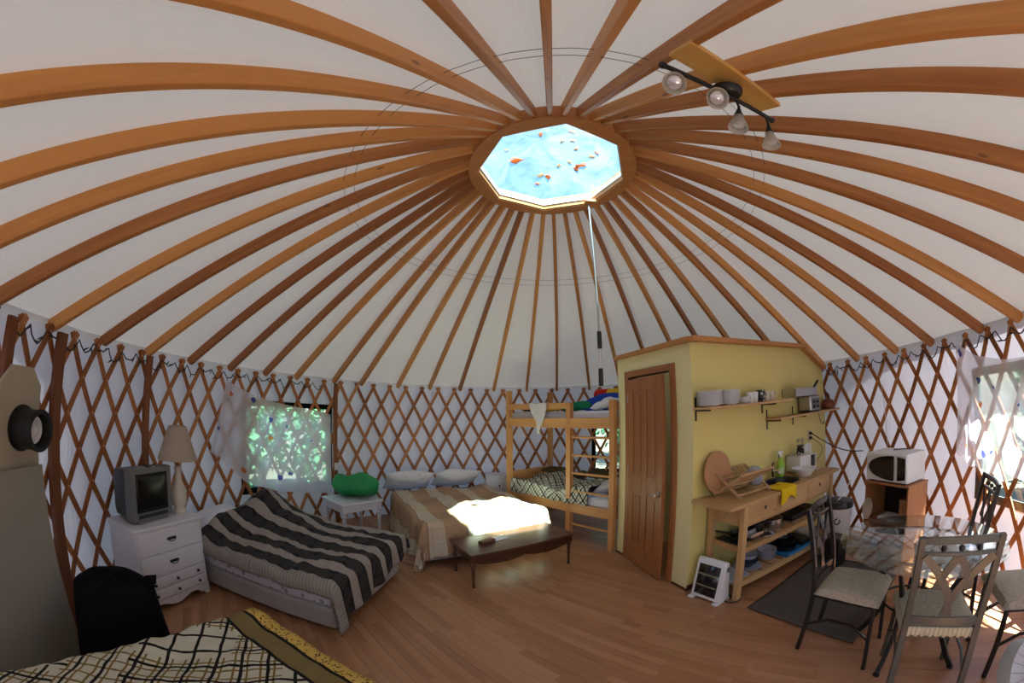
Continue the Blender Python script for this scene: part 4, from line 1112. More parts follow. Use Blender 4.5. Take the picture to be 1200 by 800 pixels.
# dish rack
t = T('dish_rack', 'folding wooden dish rack standing at the left end of the counter', 'dish rack', K(.44, .20, ZK), KR)
Lk = .43; a_, h_ = .155, .21
for sg in (1, -1):
    for x in (-Lk / 2, Lk / 2):
        MB().beam((x + (.012 if sg > 0 else -.012), -sg * a_ * .9, .008), (x + (.012 if sg > 0 else -.012), sg * a_ * 1.15, h_), .018, .022, up=(1, 0, 0)).build('cross_bar', W_rack, t)
    for f in (.08, .42, .68, .98):
        MB().beam((-Lk / 2, -sg * a_ * .9 + sg * a_ * 2.05 * f, .008 + (h_ - .008) * f + .008), (Lk / 2, -sg * a_ * .9 + sg * a_ * 2.05 * f, .008 + (h_ - .008) * f + .008), .016, .016).build('rail', W_rack, t)
    for k in range(10):
        x = -Lk / 2 + .03 + k * (Lk - .06) / 9
        MB().beam((x, -sg * a_ * .9 + sg * a_ * 2.05 * .42, .008 + (h_ - .008) * .42), (x, -sg * a_ * .9 + sg * a_ * 2.05 * .98, .008 + (h_ - .008) * .98), .008, .008, up=(1, 0, 0)).build('peg', W_rack, t)
def plate(r=.12, h=.018): return MB().lathe([(0, 0), (r * .55, 0), (r * .62, .003), (r * .98, h), (r, h + .003), (r * .97, h + .004), (r * .62, .009), (0, .008)], 28)
for k, (x, r) in enumerate(((.165, .095), (.140, .09))):
    o = plate(r).build('plate', ceramic_blue, loc=K(.44 + x, .20 - .01, ZK + .125), rot=Euler((0, R_(90), 0)).to_matrix().to_4x4().to_euler())
    o.rotation_euler = (Matrix.Rotation(KR, 3, 'Z') @ Matrix.Rotation(R_(88), 3, 'Y')).to_euler()
    tag(o, ('first' if k == 0 else 'second') + ' pale blue plate standing upright at the right end of the wooden dish rack', 'plate')
# round cutting board leaning on the wall
b = MB().lathe([(0, 0), (.185, 0), (.19, .004), (.19, .016), (.185, .02), (0, .02)], 48)
for k, (x, y, z) in enumerate(b.v): b.v[k] = (x * .88, y, z)
o = b.build('cutting_board', W_cut); o.location = K(.235, .062, ZK + .25)
o.rotation_euler = (Matrix.Rotation(KR, 3, 'Z') @ Matrix.Rotation(R_(78), 3, 'X') @ Matrix.Rotation(R_(-28), 3, 'Z')).to_euler()
o.location.z = ZK + .205
tag(o, 'large round wooden cutting board leaning on the yellow wall', 'cutting board')
jar = lambda r, h: MB().lathe([(0, 0), (r * .95, 0), (r, .006), (r, h * .72), (r * .78, h * .84), (r * .78, h), (r * .72, h), (r * .72, h * .85), (r * .94, h * .7), (r * .94, .01), (0, .008)], 20)
sit('glass_jar', 'clear glass jar behind the dish rack, nearest the cutting board', 'jar', jar_glass, jar(.045, .15), .56, .05, ZK)
sit('drinking_glass', 'clear drinking glass upside down behind the dish rack, nearest the sink', 'glass', jar_glass, MB().lathe([(.030, 0), (.036, .13), (0, .132), (0, .128), (.033, .126), (.027, .0)], 18), .72, .06, ZK)
# spray bottle
t = T('spray_bottle', 'lime green spray bottle with white nozzle beside the tap', 'bottle', K(1.21, .085, ZK), KR)
MB().lathe([(0, 0), (.040, 0), (.043, .01), (.043, .12), (.036, .16), (.016, .195), (.014, .21), (0, .21)], 20).build('bottle_body', green_bottle, t)
MB().lathe([(.0435, .035), (.0435, .10)], 20).build('bottle_label', plain('pale green bottle label', (.60, .75, .45), .4), t)
MB().at((0, 0, 0)).lathe([(.018, .20), (.018, .225), (.012, .23), (.012, .24), (0, .24)], 12).box((-.012, 0, .252), (.085, .026, .034)).build('spray_head', white_plastic, t, bevel=.006)
MB().tube([(-.03, 0, .24), (-.038, 0, .22), (-.034, 0, .20)], .006, 6).build('trigger', black_plastic, t)
# white toaster oven / bread box
t = T('toaster_oven', 'small white toaster oven with open front at the back of the counter', 'oven', K(1.56, .135, ZK), KR - R_(8))
w, d, h = .30, .20, .185
bo = MB().bx((-w / 2, -d / 2, .012), (-w / 2 + .012, d / 2, h)).bx((w / 2 - .012, -d / 2, .012), (w / 2, d / 2, h)).bx((-w / 2, -d / 2, h - .012), (w / 2, d / 2, h)).bx((-w / 2, -d / 2, .012), (w / 2, d / 2, .024)).bx((-w / 2, d / 2 - .012, .012), (w / 2, d / 2, h)).bx((-w / 2, -d / 2 - .004, .012), (w / 2 - .11, -d / 2 + .01, h))
bo.build('oven_body', white_plastic, t, bevel=.004)
MB().bx((w / 2 - .108, -d / 2 + .02, .03), (w / 2 - .014, -d / 2 + .024, h - .014)).build('dark_opening', mw_black, t)
for x in (-.12, .12):
    for y in (-.07, .07): MB().lathe([(.012, 0), (.012, .012)], 8, (x, y, 0)).build('foot', black_plastic, t)
sit('white_tray', 'white plastic tray standing upright behind the toaster oven', 'tray', white_plastic, MB().bx((-.06, -.006, 0), (.06, .006, .27)).bx((.06, -.03, 0), (.085, .006, .27)), 1.745, .085, ZK, bevel=.006)
def mug(r=.04, h=.095): 
    m = MB().lathe([(0, 0), (r * .9, 0), (r, .006), (r, h), (r * .92, h), (r * .92, .01), (0, .008)], 20)
    m.tube([(r * .95 + .026 * math.sin(a), 0, h * .52 + .03 * math.cos(a)) for a in [PI * k / 8 for k in range(9)]], .005, 6); return m
t = T('utensil_mug', 'patterned black and white mug holding utensils on the toaster oven', 'mug', K(1.53, .14, ZK + .1855), KR)
mug(.042, .10).build('mug', mug_spots, t)
for k in range(6):
    a = k * 1.05; MB().tube([(.015 * math.cos(a), .015 * math.sin(a), .012), (.035 * math.cos(a), .035 * math.sin(a), .13 + .012 * (k % 3))], .003, 5).lathe([(0, .125), (.010, .135), (.012, .15), (0, .165)], 8, (.034 * math.cos(a), .034 * math.sin(a), .01)).build('utensil', steel, t)
sit('white_bowl', 'large white plastic bowl on the counter right of the sink', 'bowl', white_plastic, MB().lathe([(0, 0), (.06, 0), (.075, .01), (.115, .075), (.135, .082), (.135, .087), (.11, .083), (.07, .016), (0, .012)], 32), 1.34, .30, ZK)
sit('table_knife', 'white plastic knife lying at the far right end of the counter', 'knife', paper, MB().tube([(-.08, 0, .006), (0, .004, .009), (.08, -.004, .006)], [.007, .006, .004], 6), 1.72, .27, ZK, .3)
# outlet and cords
outl = t = T('power_outlet', 'power outlet with two plugs on the yellow wall over the counter', 'outlet', K(1.98, .002, 1.205), KR)
MB().bx((-.038, -.008, -.058), (.038, .0, .058)).build('plate', cream_cer, t, bevel=.003)
for z in (-.026, .026): MB().bx((-.018, -.035, z - .016), (.018, -.008, z + .016)).build('plug', black_plastic, t, bevel=.004)
p1, p2 = Vector(K(1.98, .035, 1.231)), Vector((3.30, .62, 1.02))
o = MB().tube(chain(lambda q: tuple(p1.lerp(p2, q) + Vector((-.05 * math.sin(PI * q), -.10 * math.sin(PI * q), -.06 * math.sin(PI * q)))), 16), .006, 6).build('power_cord', black_plastic)
adopt(o, outl)['label'] = 'black power cord running to behind the microwave'
o = MB().tube(chain(lambda q: K(1.98 + .22 * math.sin(q * PI * .9), .035 + .03 * math.sin(PI * q), 1.178 - .30 * q), 14), .004, 6).build('power_cord', black_plastic)
adopt(o, outl)['label'] = 'thin dark cord hanging down to the counter'

# ------------------------------------------------------------------ things on the two open shelves of the counter
ZL, ZM = .1605, .4705
for k, (s, off, r, h) in enumerate(((.52, .25, .135, .02),)):
    sit('plate', 'wide pale plate under the dark bowls on the lowest counter shelf', 'plate', ceramic_blue, plate(.135), s, off, ZL)
def bowl(r, h): return MB().lathe([(0, 0), (r * .5, 0), (r * .55, .006), (r * .85, h * .5), (r, h), (r * .96, h), (r * .80, h * .5), (r * .5, .012), (0, .010)], 26)
z = ZL + .017
for k in range(3):
    sit('bowl', ('lowest', 'middle', 'topmost')[k] + ' of three dark blue bowls stacked on the wide pale plate', 'bowl', bowl_dark if k < 2 else ceramic_blue, bowl(.095, .058), .52, .25, z, group='stacked dark bowls'); z += .030
z = ZL
for k in range(4):
    sit('bowl', ('lowest', 'second', 'third', 'topmost')[k] + ' of four grey bowls stacked in the middle of the lowest counter shelf', 'bowl', ceramic_blue, bowl(.10, .045), .79, .26, z, group='stacked grey bowls'); z += .020
sit('serving_tray', 'pale grey tray at the heater end of the lowest counter shelf', 'tray', ceramic_blue, MB().bx((-.12, -.14, 0), (.12, .14, .008)).bx((-.12, -.14, 0), (-.11, .14, .02)).bx((.11, -.14, 0), (.12, .14, .02)), .28, .24, ZL + .001, bevel=.003)
sit('blue_tray', 'bright blue tray on the lowest counter shelf', 'tray', blue_plastic, MB().bx((-.27, -.165, 0), (.27, .165, .008)).bx((-.27, -.165, 0), (.27, -.155, .03)).bx((-.27, .155, 0), (.27, .165, .03)).bx((-.27, -.155, 0), (-.26, .155, .03)).bx((.26, -.155, 0), (.27, .155, .03)), 1.20, .255, ZL + .001, bevel=.003)
def pan(r, h, hl):
    m = MB().lathe([(0, 0), (r * .9, 0), (r, h), (r * .97, h), (r * .87, .006), (0, .006)], 26); m.beam((r * .98, 0, h * .85), (r + hl, 0, h * 1.3), .024, .012); return m
sit('frying_pan', 'black frying pan lying in the blue tray', 'pan', black_metal, pan(.13, .045, .16), 1.12, .25, ZL + .010, 2.6)
sit('frying_pan', 'smaller black frying pan on top of the larger pan in the blue tray', 'pan', black_metal, pan(.105, .04, .15), 1.15, .24, ZL + .058, .4)
sit('baking_tin', 'black baking tin leaning at the right end of the blue tray', 'tin', black_metal, MB().bx((-.09, -.12, 0), (.09, .12, .05)), 1.36, .25, ZL + .010, bevel=.008)
z = ZL
for k in range(5):
    sit('plate', ('lowest', 'second', 'middle', 'fourth', 'topmost')[k] + ' of five white plates at the right end of the lowest counter shelf', 'plate', ceramic, plate(.11), 1.58, .22, z, group='white plates at the right end of the lowest shelf'); z += .011
# middle shelf
t = T('cooking_pot', 'shiny steel pot with black handle on the upper counter shelf', 'pot', K(.86, .26, ZM), KR)
MB().lathe([(0, 0), (.088, 0), (.092, .01), (.092, .085), (.096, .09), (.088, .09), (.086, .012), (0, .01)], 28).build('pot_body', steel, t)
MB().lathe([(.094, .091), (.06, .11), (.012, .116), (.012, .13), (0, .132)], 24).build('lid', chrome, t)
MB().beam((.09, 0, .075), (.24, .03, .09), .022, .014).build('handle', black_plastic, t)
sit('frying_pan', 'black frying pan behind the counter leg on the upper counter shelf', 'pan', black_metal, pan(.125, .045, .15), .42, .24, ZM, 2.2)
sit('saucepan', 'dark saucepan behind the steel pot on the upper counter shelf', 'pan', black_metal, pan(.085, .085, .14), .67, .19, ZM, -.9)
sit('baking_sheet', 'black baking sheet standing against the left counter leg on the upper counter shelf', 'tray', black_metal, MB().bx((-.05, -.12, 0), (.05, .13, .012)), .285, .22, ZM, bevel=.003)
sit('pot_lid', 'steel pot lid lying in front of the pot on the upper counter shelf', 'lid', steel, MB().lathe([(.085, 0), (.08, .008), (.03, .024), (.012, .026), (.012, .038), (0, .04)], 24), .64, .335, ZM)
sit('cutlery_tray', 'grey wire cutlery tray at the front of the upper counter shelf', 'tray', steel, MB().bx((-.09, -.05, 0), (.09, .05, .006)).bx((-.09, -.05, 0), (.09, -.044, .03)).bx((-.09, .044, 0), (.09, .05, .03)), .44, .365 - .02, ZM + .0455, bevel=.002)
sit('roasting_pan', 'dark roasting pan in the middle of the upper counter shelf', 'pan', black_metal, MB().bx((-.15, -.11, 0), (.15, .11, .055)), 1.22, .24, ZM, bevel=.012)
sit('wire_rack', 'black wire rack at the right end of the upper counter shelf', 'rack', black_metal, MB().bx((-.13, -.10, .02), (.13, -.09, .03)).bx((-.13, .09, .02), (.13, .10, .03)).bx((-.13, -.1, .02), (-.12, .1, .03)).bx((.12, -.1, .02), (.13, .1, .03)).bx((-.06, -.1, .02), (-.05, .1, .03)).bx((.0, -.1, .02), (.01, .1, .03)).bx((.06, -.1, .02), (.07, .1, .03)).bx((-.13, -.1, 0), (-.12, -.09, .03)).bx((.12, -.1, 0), (.13, -.09, .03)).bx((.12, .09, 0), (.13, .1, .03)).bx((-.13, .09, 0), (-.12, .1, .03)), 1.52, .24, ZM)

# ------------------------------------------------------------------ wall shelves
def wall_shelf(s0, s1, dep, z, brs, lab):
    t = T('wall_shelf', lab, 'shelf', K(s0, 0, z), KR)
    MB().bx((0, -dep, -.022), (s1 - s0, -.002, 0)).build('shelf_board', W_birch, t, bevel=.003)
    for b in brs:
        b -= s0
        MB().bx((b - .009, -.006, -.115), (b + .009, -.001, .085)).bx((b - .007, -dep + .02, -.036), (b + .007, -.004, -.022)).build('bracket', galv, t)
ZS1, ZS2 = 1.655, 1.485
wall_shelf(-.0, 1.33, .20, ZS1, (.03, 1.0), 'upper pine wall shelf holding plates and mugs on the yellow wall')
wall_shelf(1.05, 2.47, .20, ZS2, (1.08, 1.60), 'lower pine wall shelf holding the toaster right of the plate shelf')
z = ZS1
nm = ['lowest', 'second from bottom', 'third from bottom', 'fourth from bottom', 'middle', 'fourth from top', 'third from top', 'second from top', 'topmost']
for k in range(9):
    b = plate(.125, .020)
    for q, (x, y, zz) in enumerate(b.v): b.v[q] = (x * 1.0, y * .62, zz)
    sit('plate', nm[k] + ' white plate in the tall left stack on the upper wall shelf', 'plate', ceramic, plate(.115, .018), .092, .122, z, group='tall stack of white plates'); z += .0135
z = ZS1
for k in range(9):
    sit('plate', nm[k] + ' white plate in the tall right stack on the upper wall shelf', 'plate', ceramic, plate(.115, .018), .330, .122, z, group='second tall stack of white plates'); z += .0135
sit('mug', 'black mug standing behind the small bowls on the upper wall shelf', 'mug', black_plastic, mug(.034, .085), .500, .055, ZS1, .4)
for k in range(3):
    sit('bowl', ('lowest', 'middle', 'topmost')[k] + ' of three shallow white bowls right of the plate stacks on the upper shelf', 'bowl', ceramic, bowl(.068, .035), .585, .10, ZS1 + k * .013, group='shallow white bowls')
for k, s in enumerate((.695, .772)):
    sit('tumbler', ('left' if k == 0 else 'right') + ' of two white tumblers on the upper wall shelf', 'tumbler', ceramic, MB().lathe([(0, 0), (.030, 0), (.037, .10), (.034, .10), (.027, .006), (0, .006)], 20), s, .085, ZS1)
sit('mug', 'black and white spotted mug on the upper wall shelf', 'mug', mug_spots, mug(.045, .115), .870, .085, ZS1, -.4)
for k, s in enumerate((.965, 1.055)):
    sit('mug', ('left' if k == 0 else 'right') + ' of two cream mugs at the right end of the upper wall shelf', 'mug', cream_cer, mug(.04, .10), s, .085, ZS1, -.5 - k * .3)
# toaster, flat pan on top
toas = t = T('toaster', 'chrome toaster with two front levers on the lower wall shelf', 'toaster', K(1.83, .10, ZS2), KR)
MB().bx((-.12, -.085, .012), (.12, .085, .185)).build('toaster_body', steel, t, bevel=.02, seg=3)
MB().bx((-.11, -.075, 0), (.11, .075, .012)).build('toaster_base', black_plastic, t)
MB().bx((-.085, -.0905, .035), (.085, -.084, .15)).build('front_panel', tv_grey, t, bevel=.003)
for x in (-.045, .045):
    MB().bx((x - .018, -.104, .10), (x + .018, -.09, .125)).build('lever', black_plastic, t, bevel=.003)
    MB().at((x, -.092, .06), (PI / 2, 0, 0)).lathe([(.018, 0), (.016, .012), (0, .012)], 14).build('dial', black_plastic, t)
t = T('griddle', 'flat silver griddle pan with black handle lying on the toaster', 'pan', K(1.68, .10, ZS2 + .186), KR)
MB().bx((-.29, -.09, 0), (.20, .09, .004)).bx((-.29, -.09, 0), (.20, -.084, .085)).bx((-.29, .084, 0), (.20, .09, .085)).bx((-.29, -.09, 0), (-.284, .09, .085)).bx((.194, -.09, 0), (.20, .09, .085)).build('griddle_body', steel, t, bevel=.003)
MB().tube([(.20, 0, .05), (.27, -.01, .085), (.36, -.02, .16)], [.010, .014, .016], 8).build('handle', black_plastic, t)
# copper kettle-shaped basket
t = T('copper_kettle', 'small copper brown kettle with loop handle at the right end of the lower wall shelf', 'kettle', K(2.30, .11, ZS2), KR)
MB().lathe([(0, 0), (.075, 0), (.085, .02), (.088, .07), (.07, .105), (.03, .118), (.012, .122), (.012, .135), (0, .138)], 26).build('kettle_body', copper, t)
MB().tube([(.07 * math.cos(a), 0, .09 + .10 * math.sin(a)) for a in [PI * k / 12 for k in range(13)]], .006, 8).build('handle', black_metal, t)
MB().tube([(.07, 0, .04), (.11, 0, .06), (.135, 0, .095)], [.02, .014, .010], 10).build('spout', copper, t)
o = MB().tube(chain(lambda q: K(1.93 + .24 * q, .16 - .05 * q, ZS2 - .0 - .16 * math.sin(q * 2.2)), 14), .004, 6).build('power_cord', black_plastic); adopt(o, toas)

# ------------------------------------------------------------------ heater
HT = Vector((1.115, .262, 0)); hr_ = math.atan2(.022 - .265, 1.271 - 1.108)
heat = t = T('space_heater', 'white electric quartz heater with black grille on the floor by the counter', 'heater', HT, hr_)
w = .292
def side(y): return None
prof = [(-.0, .02), (.07, .345), (.085, .362), (.108, .362), (.125, .345), (.165, .02)]   # (depth, height)
sh = MB(); n = len(prof)
for x in (0, w): sh.v += [(x, y, z) for y, z in prof]
for q in range(n): sh.f.append((q, (q + 1) % n, n + (q + 1) % n, n + q))
sh.f += [tuple(range(n - 1, -1, -1)), tuple(range(n, 2 * n))]
sh.build('housing', white_plastic, t, bevel=.010, seg=3)
def fpt(x, q, out=.0): # point on the sloping front face
    y = .0 + .07 * q; z = .02 + .325 * q; return (x, y - out * .977, z + out * .21)
MB().add([fpt(.03, .09, .002), fpt(w - .045, .09, .002), fpt(w - .045, .90, .002), fpt(.03, .90, .002)], [(0, 1, 2, 3)]).build('reflector', mw_black, t, solid=.002)
for q in (.34, .64): MB().tube([fpt(.04, q, .006), fpt(w - .055, q, .006)], .0065, 8).build('quartz_tube', glow_tube, t)
for k in range(9): q = .13 + k * .09; MB().tube([fpt(.03, q, .016), fpt(w - .045, q, .016)], .0011, 5).build('grille_wire', galv, t)
for x in (.05, .12, .19): MB().tube([fpt(x, .09, .017), fpt(x, .90, .017)], .0016, 5).build('grille_wire', galv, t)
for x in (.02, w - .02): MB().bx((x - .025, -.03, 0), (x + .025, .175, .022)).build('foot', white_plastic, t, bevel=.006)
MB().at((w + .0, .10, .30), (0, PI / 2, 0)).lathe([(.022, 0), (.020, .016), (0, .017)], 16).build('dial', tv_grey, t)
o = MB().tube(chain(lambda q: (1.43 + .085 * math.cos(q * 13) * (1 - .3 * q), .09 - .03 * q + .06 * math.sin(q * 13) * (1 - .3 * q), .006 + .006 * q), 40), .0045, 6).build('power_cord', black_plastic)
adopt(o, heat)['label'] = 'coiled black power cord'

# ------------------------------------------------------------------ rug
RGa, RGb = Vector((1.49, -.10, 0)), Vector((.866, .5, 0))
def rug(a, c):
    x, y = a * 1.35, -c * .90; z = .008
    dx, dy = x, .90 + y; cu = max(0, .16 - math.hypot(dx - 0.0, dy)) 
    e = max(0, (x - .0) * 0)
    z += .0 + .05 * max(0, (c - .86) / .14) * math.exp(-((a - .27) ** 2) / .02)
    return (x, y, z), (x, y)
o = MB().grid(rug, 30, 24).build('rug', rug_m, solid=.007, loc=RGa, rot=(0, 0, math.atan2(RGb.y, RGb.x)))
tag(o, 'grey brown rug on the floor before the kitchen counter', 'rug')

# ------------------------------------------------------------------ microwave on its cabinet, bin
MWp = Vector((3.03, .298, 0)); mr = math.atan2(-.53, .05)   # local x along the front, from the kitchen side to the window side
t = T('microwave_cabinet', 'brown veneer cabinet with open front under the white microwave', 'cabinet', MWp, mr)
Wm, Dm, Hm = .53, .335, .79
cb = MB(); cb.bx((0, 0, 0), (.018, Dm, Hm - .02)).bx((Wm - .018, 0, 0), (Wm, Dm, Hm - .02)).bx((0, Dm - .01, 0), (Wm, Dm, Hm - .02)).bx((.018, 0, .05), (Wm - .018, Dm, .068)); cb.build('carcass', W_cab, t); MB().bx((.018, Dm - .012, .02), (Wm - .018, Dm, Hm - .02)).build('shade_board', black_plastic, t)  # black sheet on the back puts the shade inside the cabinet into colour
MB().bx((-.01, -.01, Hm - .02), (Wm + .01, Dm, Hm)).build('cabinet_top', W_cab, t, bevel=.003)
MB().bx((.018, .01, .40), (Wm - .018, Dm - .01, .418)).build('shelf', W_cab, t)
o = MB().at((0, 0, 0), (R_(78), 0, R_(-25))).lathe([(0, 0), (.06, .002), (.10, .014), (.105, .02), (.06, .010), (0, .008)], 28).build('oval_dish', cream_cer, loc=Vector((wl(MWp, mr, .085, -.03, .525))), rot=(0, 0, mr)); tag(o, 'cream oval dish propped in the open front of the microwave cabinet', 'dish')
o = MB().bx((-.11, -.09, 0), (.11, .09, .03)).bx((-.10, -.08, .03), (.10, .08, .034)).build('serving_tray', ceramic, bevel=.006, loc=wl(MWp, mr, .26, .13, .419), rot=(0, 0, mr)); tag(o, 'white tray on the middle shelf of the microwave cabinet', 'tray')
o = MB().bx((-.05, -.04, 0), (.05, .04, .19)).build('food_box', W_cut, bevel=.003, loc=wl(MWp, mr, .37, .20, .419), rot=(0, 0, mr + .2)); tag(o, 'small tan box on the middle shelf of the microwave cabinet', 'box')
t = T('microwave', 'white microwave oven with black oval window on the brown cabinet', 'microwave', (*wl(MWp, mr, .01, .0, Hm)[:2], Hm), mr)
Wv, Dv, Hv = .49, .33, .275
MB().bx((0, .012, .012), (Wv, Dv, Hv)).build('casing', white_plastic, t, bevel=.008, seg=3)
MB().bx((.0, -.008, .016), (Wv, .012, Hv - .004)).build('front_panel', white_plastic, t, bevel=.010, seg=3)
# oval window: half ellipse on the left, a slice of the same oval in the control strip
ell = lambda x: .112 * math.sqrt(max(0, 1 - ((x - .315) / .285) ** 2))
def lens(x0, x1):
    xs = [x0 + (x1 - x0) * k / 18 for k in range(19)]
    return [(x, .145 - ell(x)) for x in xs] + [(x, .145 + ell(x)) for x in reversed(xs)]
MB().at((0, -.0085, 0), (PI / 2, 0, 0)).prism(lens(.032, .345), -.001, .003).build('door_window', mw_black, t)
MB().at((0, -.0085, 0), (PI / 2, 0, 0)).prism(lens(.385, .478), -.001, .003).build('control_panel', mw_black, t)
MB().bx((.352, -.016, .03), (.378, -.006, Hv - .02)).build('door_handle', white_plastic, t, bevel=.005)
for x in (.04, Wv - .04):
    for y in (.04, Dv - .04): MB().lathe([(.014, 0), (.014, .013)], 8, (x, y, 0)).build('foot', black_plastic, t)
o = MB().tube([(*wl(MWp, mr, .20, .20, Hm + .282)[:2], Hm + .282), (*wl(MWp, mr, .30, .25, Hm + .286)[:2], Hm + .286), (*wl(MWp, mr, .36, .28, Hm + .282)[:2], Hm + .282)], .005, 6).build('cord_end', black_plastic); tag(o, 'short black cord lying on top of the white microwave', 'cord')
BN = (2.84, .50, 0)
t = T('kitchen_bin', 'white round kitchen bin with black lid between counter and microwave cabinet', 'bin', BN)
MB().lathe([(0, 0), (.125, 0), (.13, .01), (.15, .52), (.155, .53), (.148, .53), (.122, .015), (0, .012)], 32).build('bin_body', white_plastic, t)
MB().lathe([(.160, .525), (.162, .56), (.150, .585), (.06, .60), (0, .60)], 32).build('bin_lid', black_plastic, t)
an = math.atan2(-2.7 - BN[1], 0 - BN[0])
em = MB()
for k in range(24):
    for r in (.022, .034):
        a = 2 * PI * k / 24; aa = an + r * math.cos(a) / .148; em.v.append((BN[0] * 0 + .1475 * math.cos(aa), .1475 * math.sin(aa), .40 + r * math.sin(a)))
for k in range(24):
    if 3 <= k <= 5: continue
    em.f.append((k * 2, k * 2 + 1, ((k + 1) % 24) * 2 + 1, ((k + 1) % 24) * 2))
em.build('emblem', black_plastic, t, solid=-.001)
MB().lathe([(.1362, .20), (.1362 + .0026, .255)], 32).build('print_band', tv_grey, t)
o = MB().tube([(2.74, .42, .60), (2.78, .38, .66), (2.88, .42, .73), (3.02, .52, .76)], .006, 6).build('cable', rope); tag(o, 'white cord looping above the black bin lid', 'cord')
o = MB().at((0, 0, 0), (PI / 2, 0, 0)).tube([(.10 * math.cos(a), .035 * math.sin(a), 0) for a in [2 * PI * k / 24 for k in range(25)]], .006, 6).build('wire_loop', black_metal, loc=(2.66, .36, .55 + .045), rot=(0, 0, 0)); 
tag(o, 'black wire loop standing beside the bin lid', 'wire')
o = MB().bx((-.09, -.10, 0), (.09, .10, .30)).build('black_crate', black_plastic, bevel=.01, loc=(2.66, .30, 0.0), rot=(0, 0, KR)); tag(o, 'black box on the floor in front of the white bin', 'box')

# ================================================================== DINING SET
TC = Vector((2.18, -1.10, 0))
t = T('dining_table', 'round glass dining table on curved black metal legs', 'table', TC)
MB().lathe([(0, .738), (.528, .738), (.534, .742), (.534, .746), (.528, .750), (0, .750)], 72).build('glass_top', table_glass, t)
for r, z, q in ((.33, .722, .010), (.20, .36, .008)):
    MB().tube([(r * math.cos(2 * PI * k / 40), r * math.sin(2 * PI * k / 40), z) for k in range(41)], q, 8).build('support_ring', black_metal, t)
for k in range(4):
    a = R_(20 + 90 * k); ca, sa = math.cos(a), math.sin(a)
    pf = [(.36, .722), (.30, .62), (.22, .45), (.20, .34), (.23, .20), (.30, .07), (.345, .012)]
    MB().path([(r * ca, r * sa, z) for r, z in pf], [(-.016, -.012), (.016, -.012), (.016, .012), (-.016, .012)], up=(-sa, ca, 0)).build('leg', black_metal, t, bevel=.002)
    MB().lathe([(.0, .727), (.014, .727), (.014, .737), (0, .737)], 10, (.36 * ca, .36 * sa, 0)).build('glass_pad', black_plastic, t)
    MB().lathe([(0, 0), (.022, 0), (.022, .012), (0, .014)], 10, (.345 * ca, .345 * sa, 0)).build('foot', black_plastic, t)

def make_chair(label, metal, loc, rz):
    """metal dining chair, facing local +y, seat centre at the origin"""
    t = T('dining_chair', label, 'chair', loc, rz, 'dining chairs round the glass table')
    sw, sd_ = .205, .205
    pf = lambda a, b: [(-a, -b), (a, -b), (a, b), (-a, b)]
    def bp(z):          # rear post: depth at a height
        if z < .45: return -.205 - .035 * (1 - z / .45) ** 1.6
        q = (z - .45) / .53; return -.205 - .095 * q ** 1.4
    for x in (-1, 1):
        pts = [(x * (.190 + .010 * max(0, (z - .45) / .53)), bp(z), z) for z in [.98 * k / 16 for k in range(17)]]
        MB().path(pts, pf(.017, .013), up=(0, 1, 0)).build('rear_post', metal, t, bevel=.002)
        MB().path([(x * .185, .195, .432), (x * .190, .205, .22), (x * .195, .225, 0)], pf(.012, .012), up=(1, 0, 0)).build('front_leg', metal, t, bevel=.002)
        MB().path([(x * .188, bp(.20), .20), (x * .188, -.08, .27), (x * .188, .08, .27), (x * .190, .205, .20)], pf(.007, .007), up=(1, 0, 0)).build('side_stretcher', metal, t)
    MB().bx((-.195, .185, .408), (.195, .205, .436)).bx((-.195, -.205, .408), (.195, -.19, .436)).bx((-.195, -.2, .408), (-.18, .2, .436)).bx((.18, -.2, .408), (.195, .2, .436)).build('seat_frame', metal, t)
    def seat(a, c):
        x, y = 2 * a - 1, 2 * c - 1
        tt = (max(0, (1 - abs(x) ** 4) * (1 - abs(y) ** 4))) ** .35
        return (x * (.212 + .012 * c), -.200 + .43 * c, .436 + .062 * tt + .004 * nz(x * 3, y * 3)), (a, c)
    MB().grid(seat, 20, 20).grid(lambda a, c: ((lambda p: ((p[0][0], p[0][1], .437), (a, c)))(seat(1 - a, c))), 2, 2).build('seat_cushion', seat_fab, t)
    # back: top rail, second rail, three balls, crossing flat bars, lower rail
    def rail(z, h, bow=.0):
        MB().path([(.198 * q, bp(z) - .018 * (1 - q * q), z + bow * (1 - q * q)) for q in [-1 + k / 5 for k in range(11)]], pf(.008, h / 2), up=(0, 0, 1)).build('back_rail', metal, t, bevel=.002)
    rail(.962, .036, .004); rail(.895, .020); rail(.515, .045)
    for x in (-.09, 0, .09): MB().lathe([(0, -.016), (.012, -.012), (.016, 0), (.012, .012), (0, .016)], 12, (x, bp(.925) - .017, .9255)).build('ball', black_metal, t)
    def bar(p, q, bow):
        pts = []
        for k in range(13):
            f = k / 12; z = p[1] * (1 - f) + q[1] * f; x = p[0] * (1 - f) + q[0] * f + bow * math.sin(PI * f); pts.append((x, bp(z) - .016, z))
        MB().path(pts, pf(.020, .004), up=(0, 1, 0)).build('splat_bar', metal, t)
    bar((-.175, .885), (.012, .535), .045); bar((.175, .885), (-.012, .535), -.045)
    bar((0, .885), (-.085, .70), -.012); bar((0, .885), (.085, .70), .012)
    return t
make_chair('dining chair with bluish sheen, standing on the rug between counter and table', satin_metal, (1.865, -.835, 0), R_(-57 - 90))
make_chair('nearest dining chair with pewter grey back and frayed beige seat', grey_metal, (2.03, -1.375, 0), R_(49 - 90))
make_chair('black dining chair behind the table, below the right curtain', black_metal, (2.77, -.90, 0), R_(134 - 90))
make_chair('black dining chair cut off by the right edge of the photo', black_metal, (2.68, -1.61, 0), R_(141 - 90))
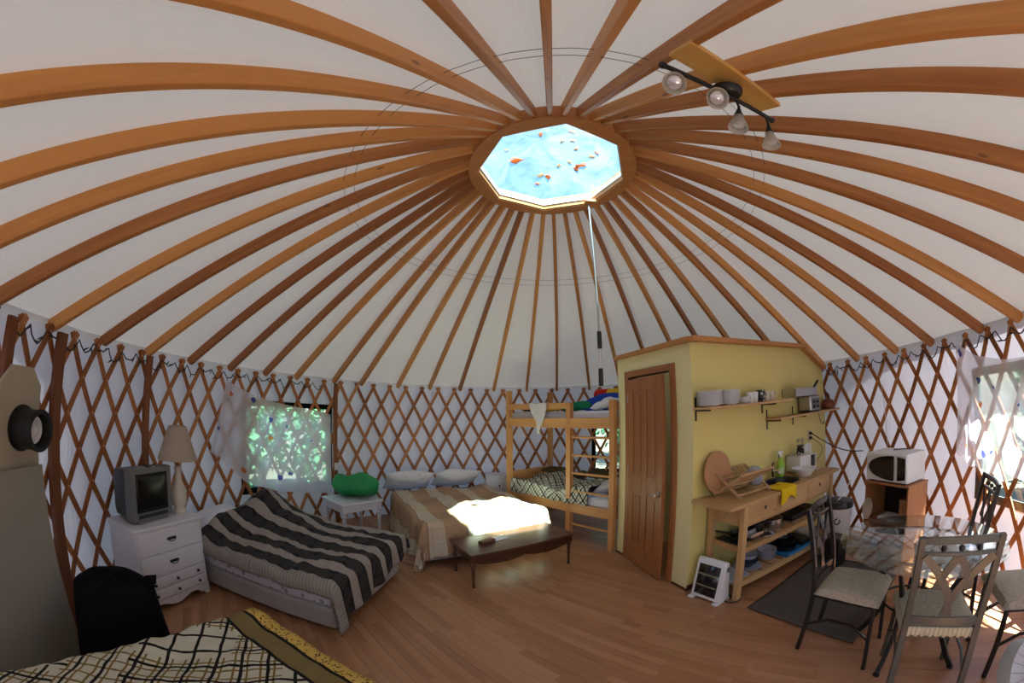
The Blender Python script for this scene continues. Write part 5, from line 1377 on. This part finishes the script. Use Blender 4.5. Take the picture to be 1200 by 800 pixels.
MB().grid(lambda a, c: ((-.175 + .35 * a, -.207 - .003 * math.sin(a * 90), .470 - .052 * c - .006 * c * math.sin(a * 57)), (a, c)), 60, 4).build('lit_frayed_hem', plain('lit cream fringe', (.66, .60, .42), .9, var=.3, scale=80.), [q for q in bpy.data.objects if q.get('label', '').startswith('nearest dining')][0], solid=.004)  # frayed hem in pale cream: light on the seat's rear put into colour
# ------------------------------------------------------------------ fan
t = T('desk_fan', 'round plastic fan with translucent grey blades at the bottom right corner', 'fan', (2.17, -1.93, 0), R_(30))
fz, fr_ = .27, .175
MB().lathe([(0, 0), (.11, 0), (.115, .012), (.05, .03), (.022, .04), (.018, fz - .10), (0, fz - .10)], 24).build('base', tv_grey, t)
hub = T if False else None
FX = Matrix.Translation((0, 0, fz)) @ Euler((R_(62), 0, R_(-35))).to_matrix().to_4x4()
def fm(b): b.M = FX; return b
fm(MB()).lathe([(0, -.10), (.045, -.09), (.05, -.02), (0, -.01)], 20).build('motor', tv_grey, t)
fm(MB()).lathe([(fr_ - .006, -.035), (fr_, -.04), (fr_ + .003, 0), (fr_, .04), (fr_ - .006, .035)], 40).build('guard_rim', frost_pl, t)
for sg in (1, -1):
    g = fm(MB())
    for k in range(20):
        a = 2 * PI * k / 20; g.tube([(.03 * math.cos(a), .03 * math.sin(a), sg * .055), (.11 * math.cos(a + .12), .11 * math.sin(a + .12), sg * .055), (fr_ * math.cos(a + .2), fr_ * math.sin(a + .2), sg * .03)], .0012, 4)
    o = g.build('guard_wires', tv_grey, t); o['kind'] = 'stuff'
fm(MB()).lathe([(0, .05), (.045, .05), (.047, .058), (.02, .064), (0, .064)], 24).build('hub_cap', white_plastic, t)
for k in range(3):
    a0 = 2 * PI * k / 3
    fm(MB()).grid(lambda a, c: (((.03 + .125 * c) * math.cos(a0 + (a - .5) * (1.0 + .75 * c)), (.03 + .125 * c) * math.sin(a0 + (a - .5) * (1.0 + .75 * c)), (a - .5) * .05), (a, c)), 12, 8).build('blade', frost_pl, t, solid=.002)
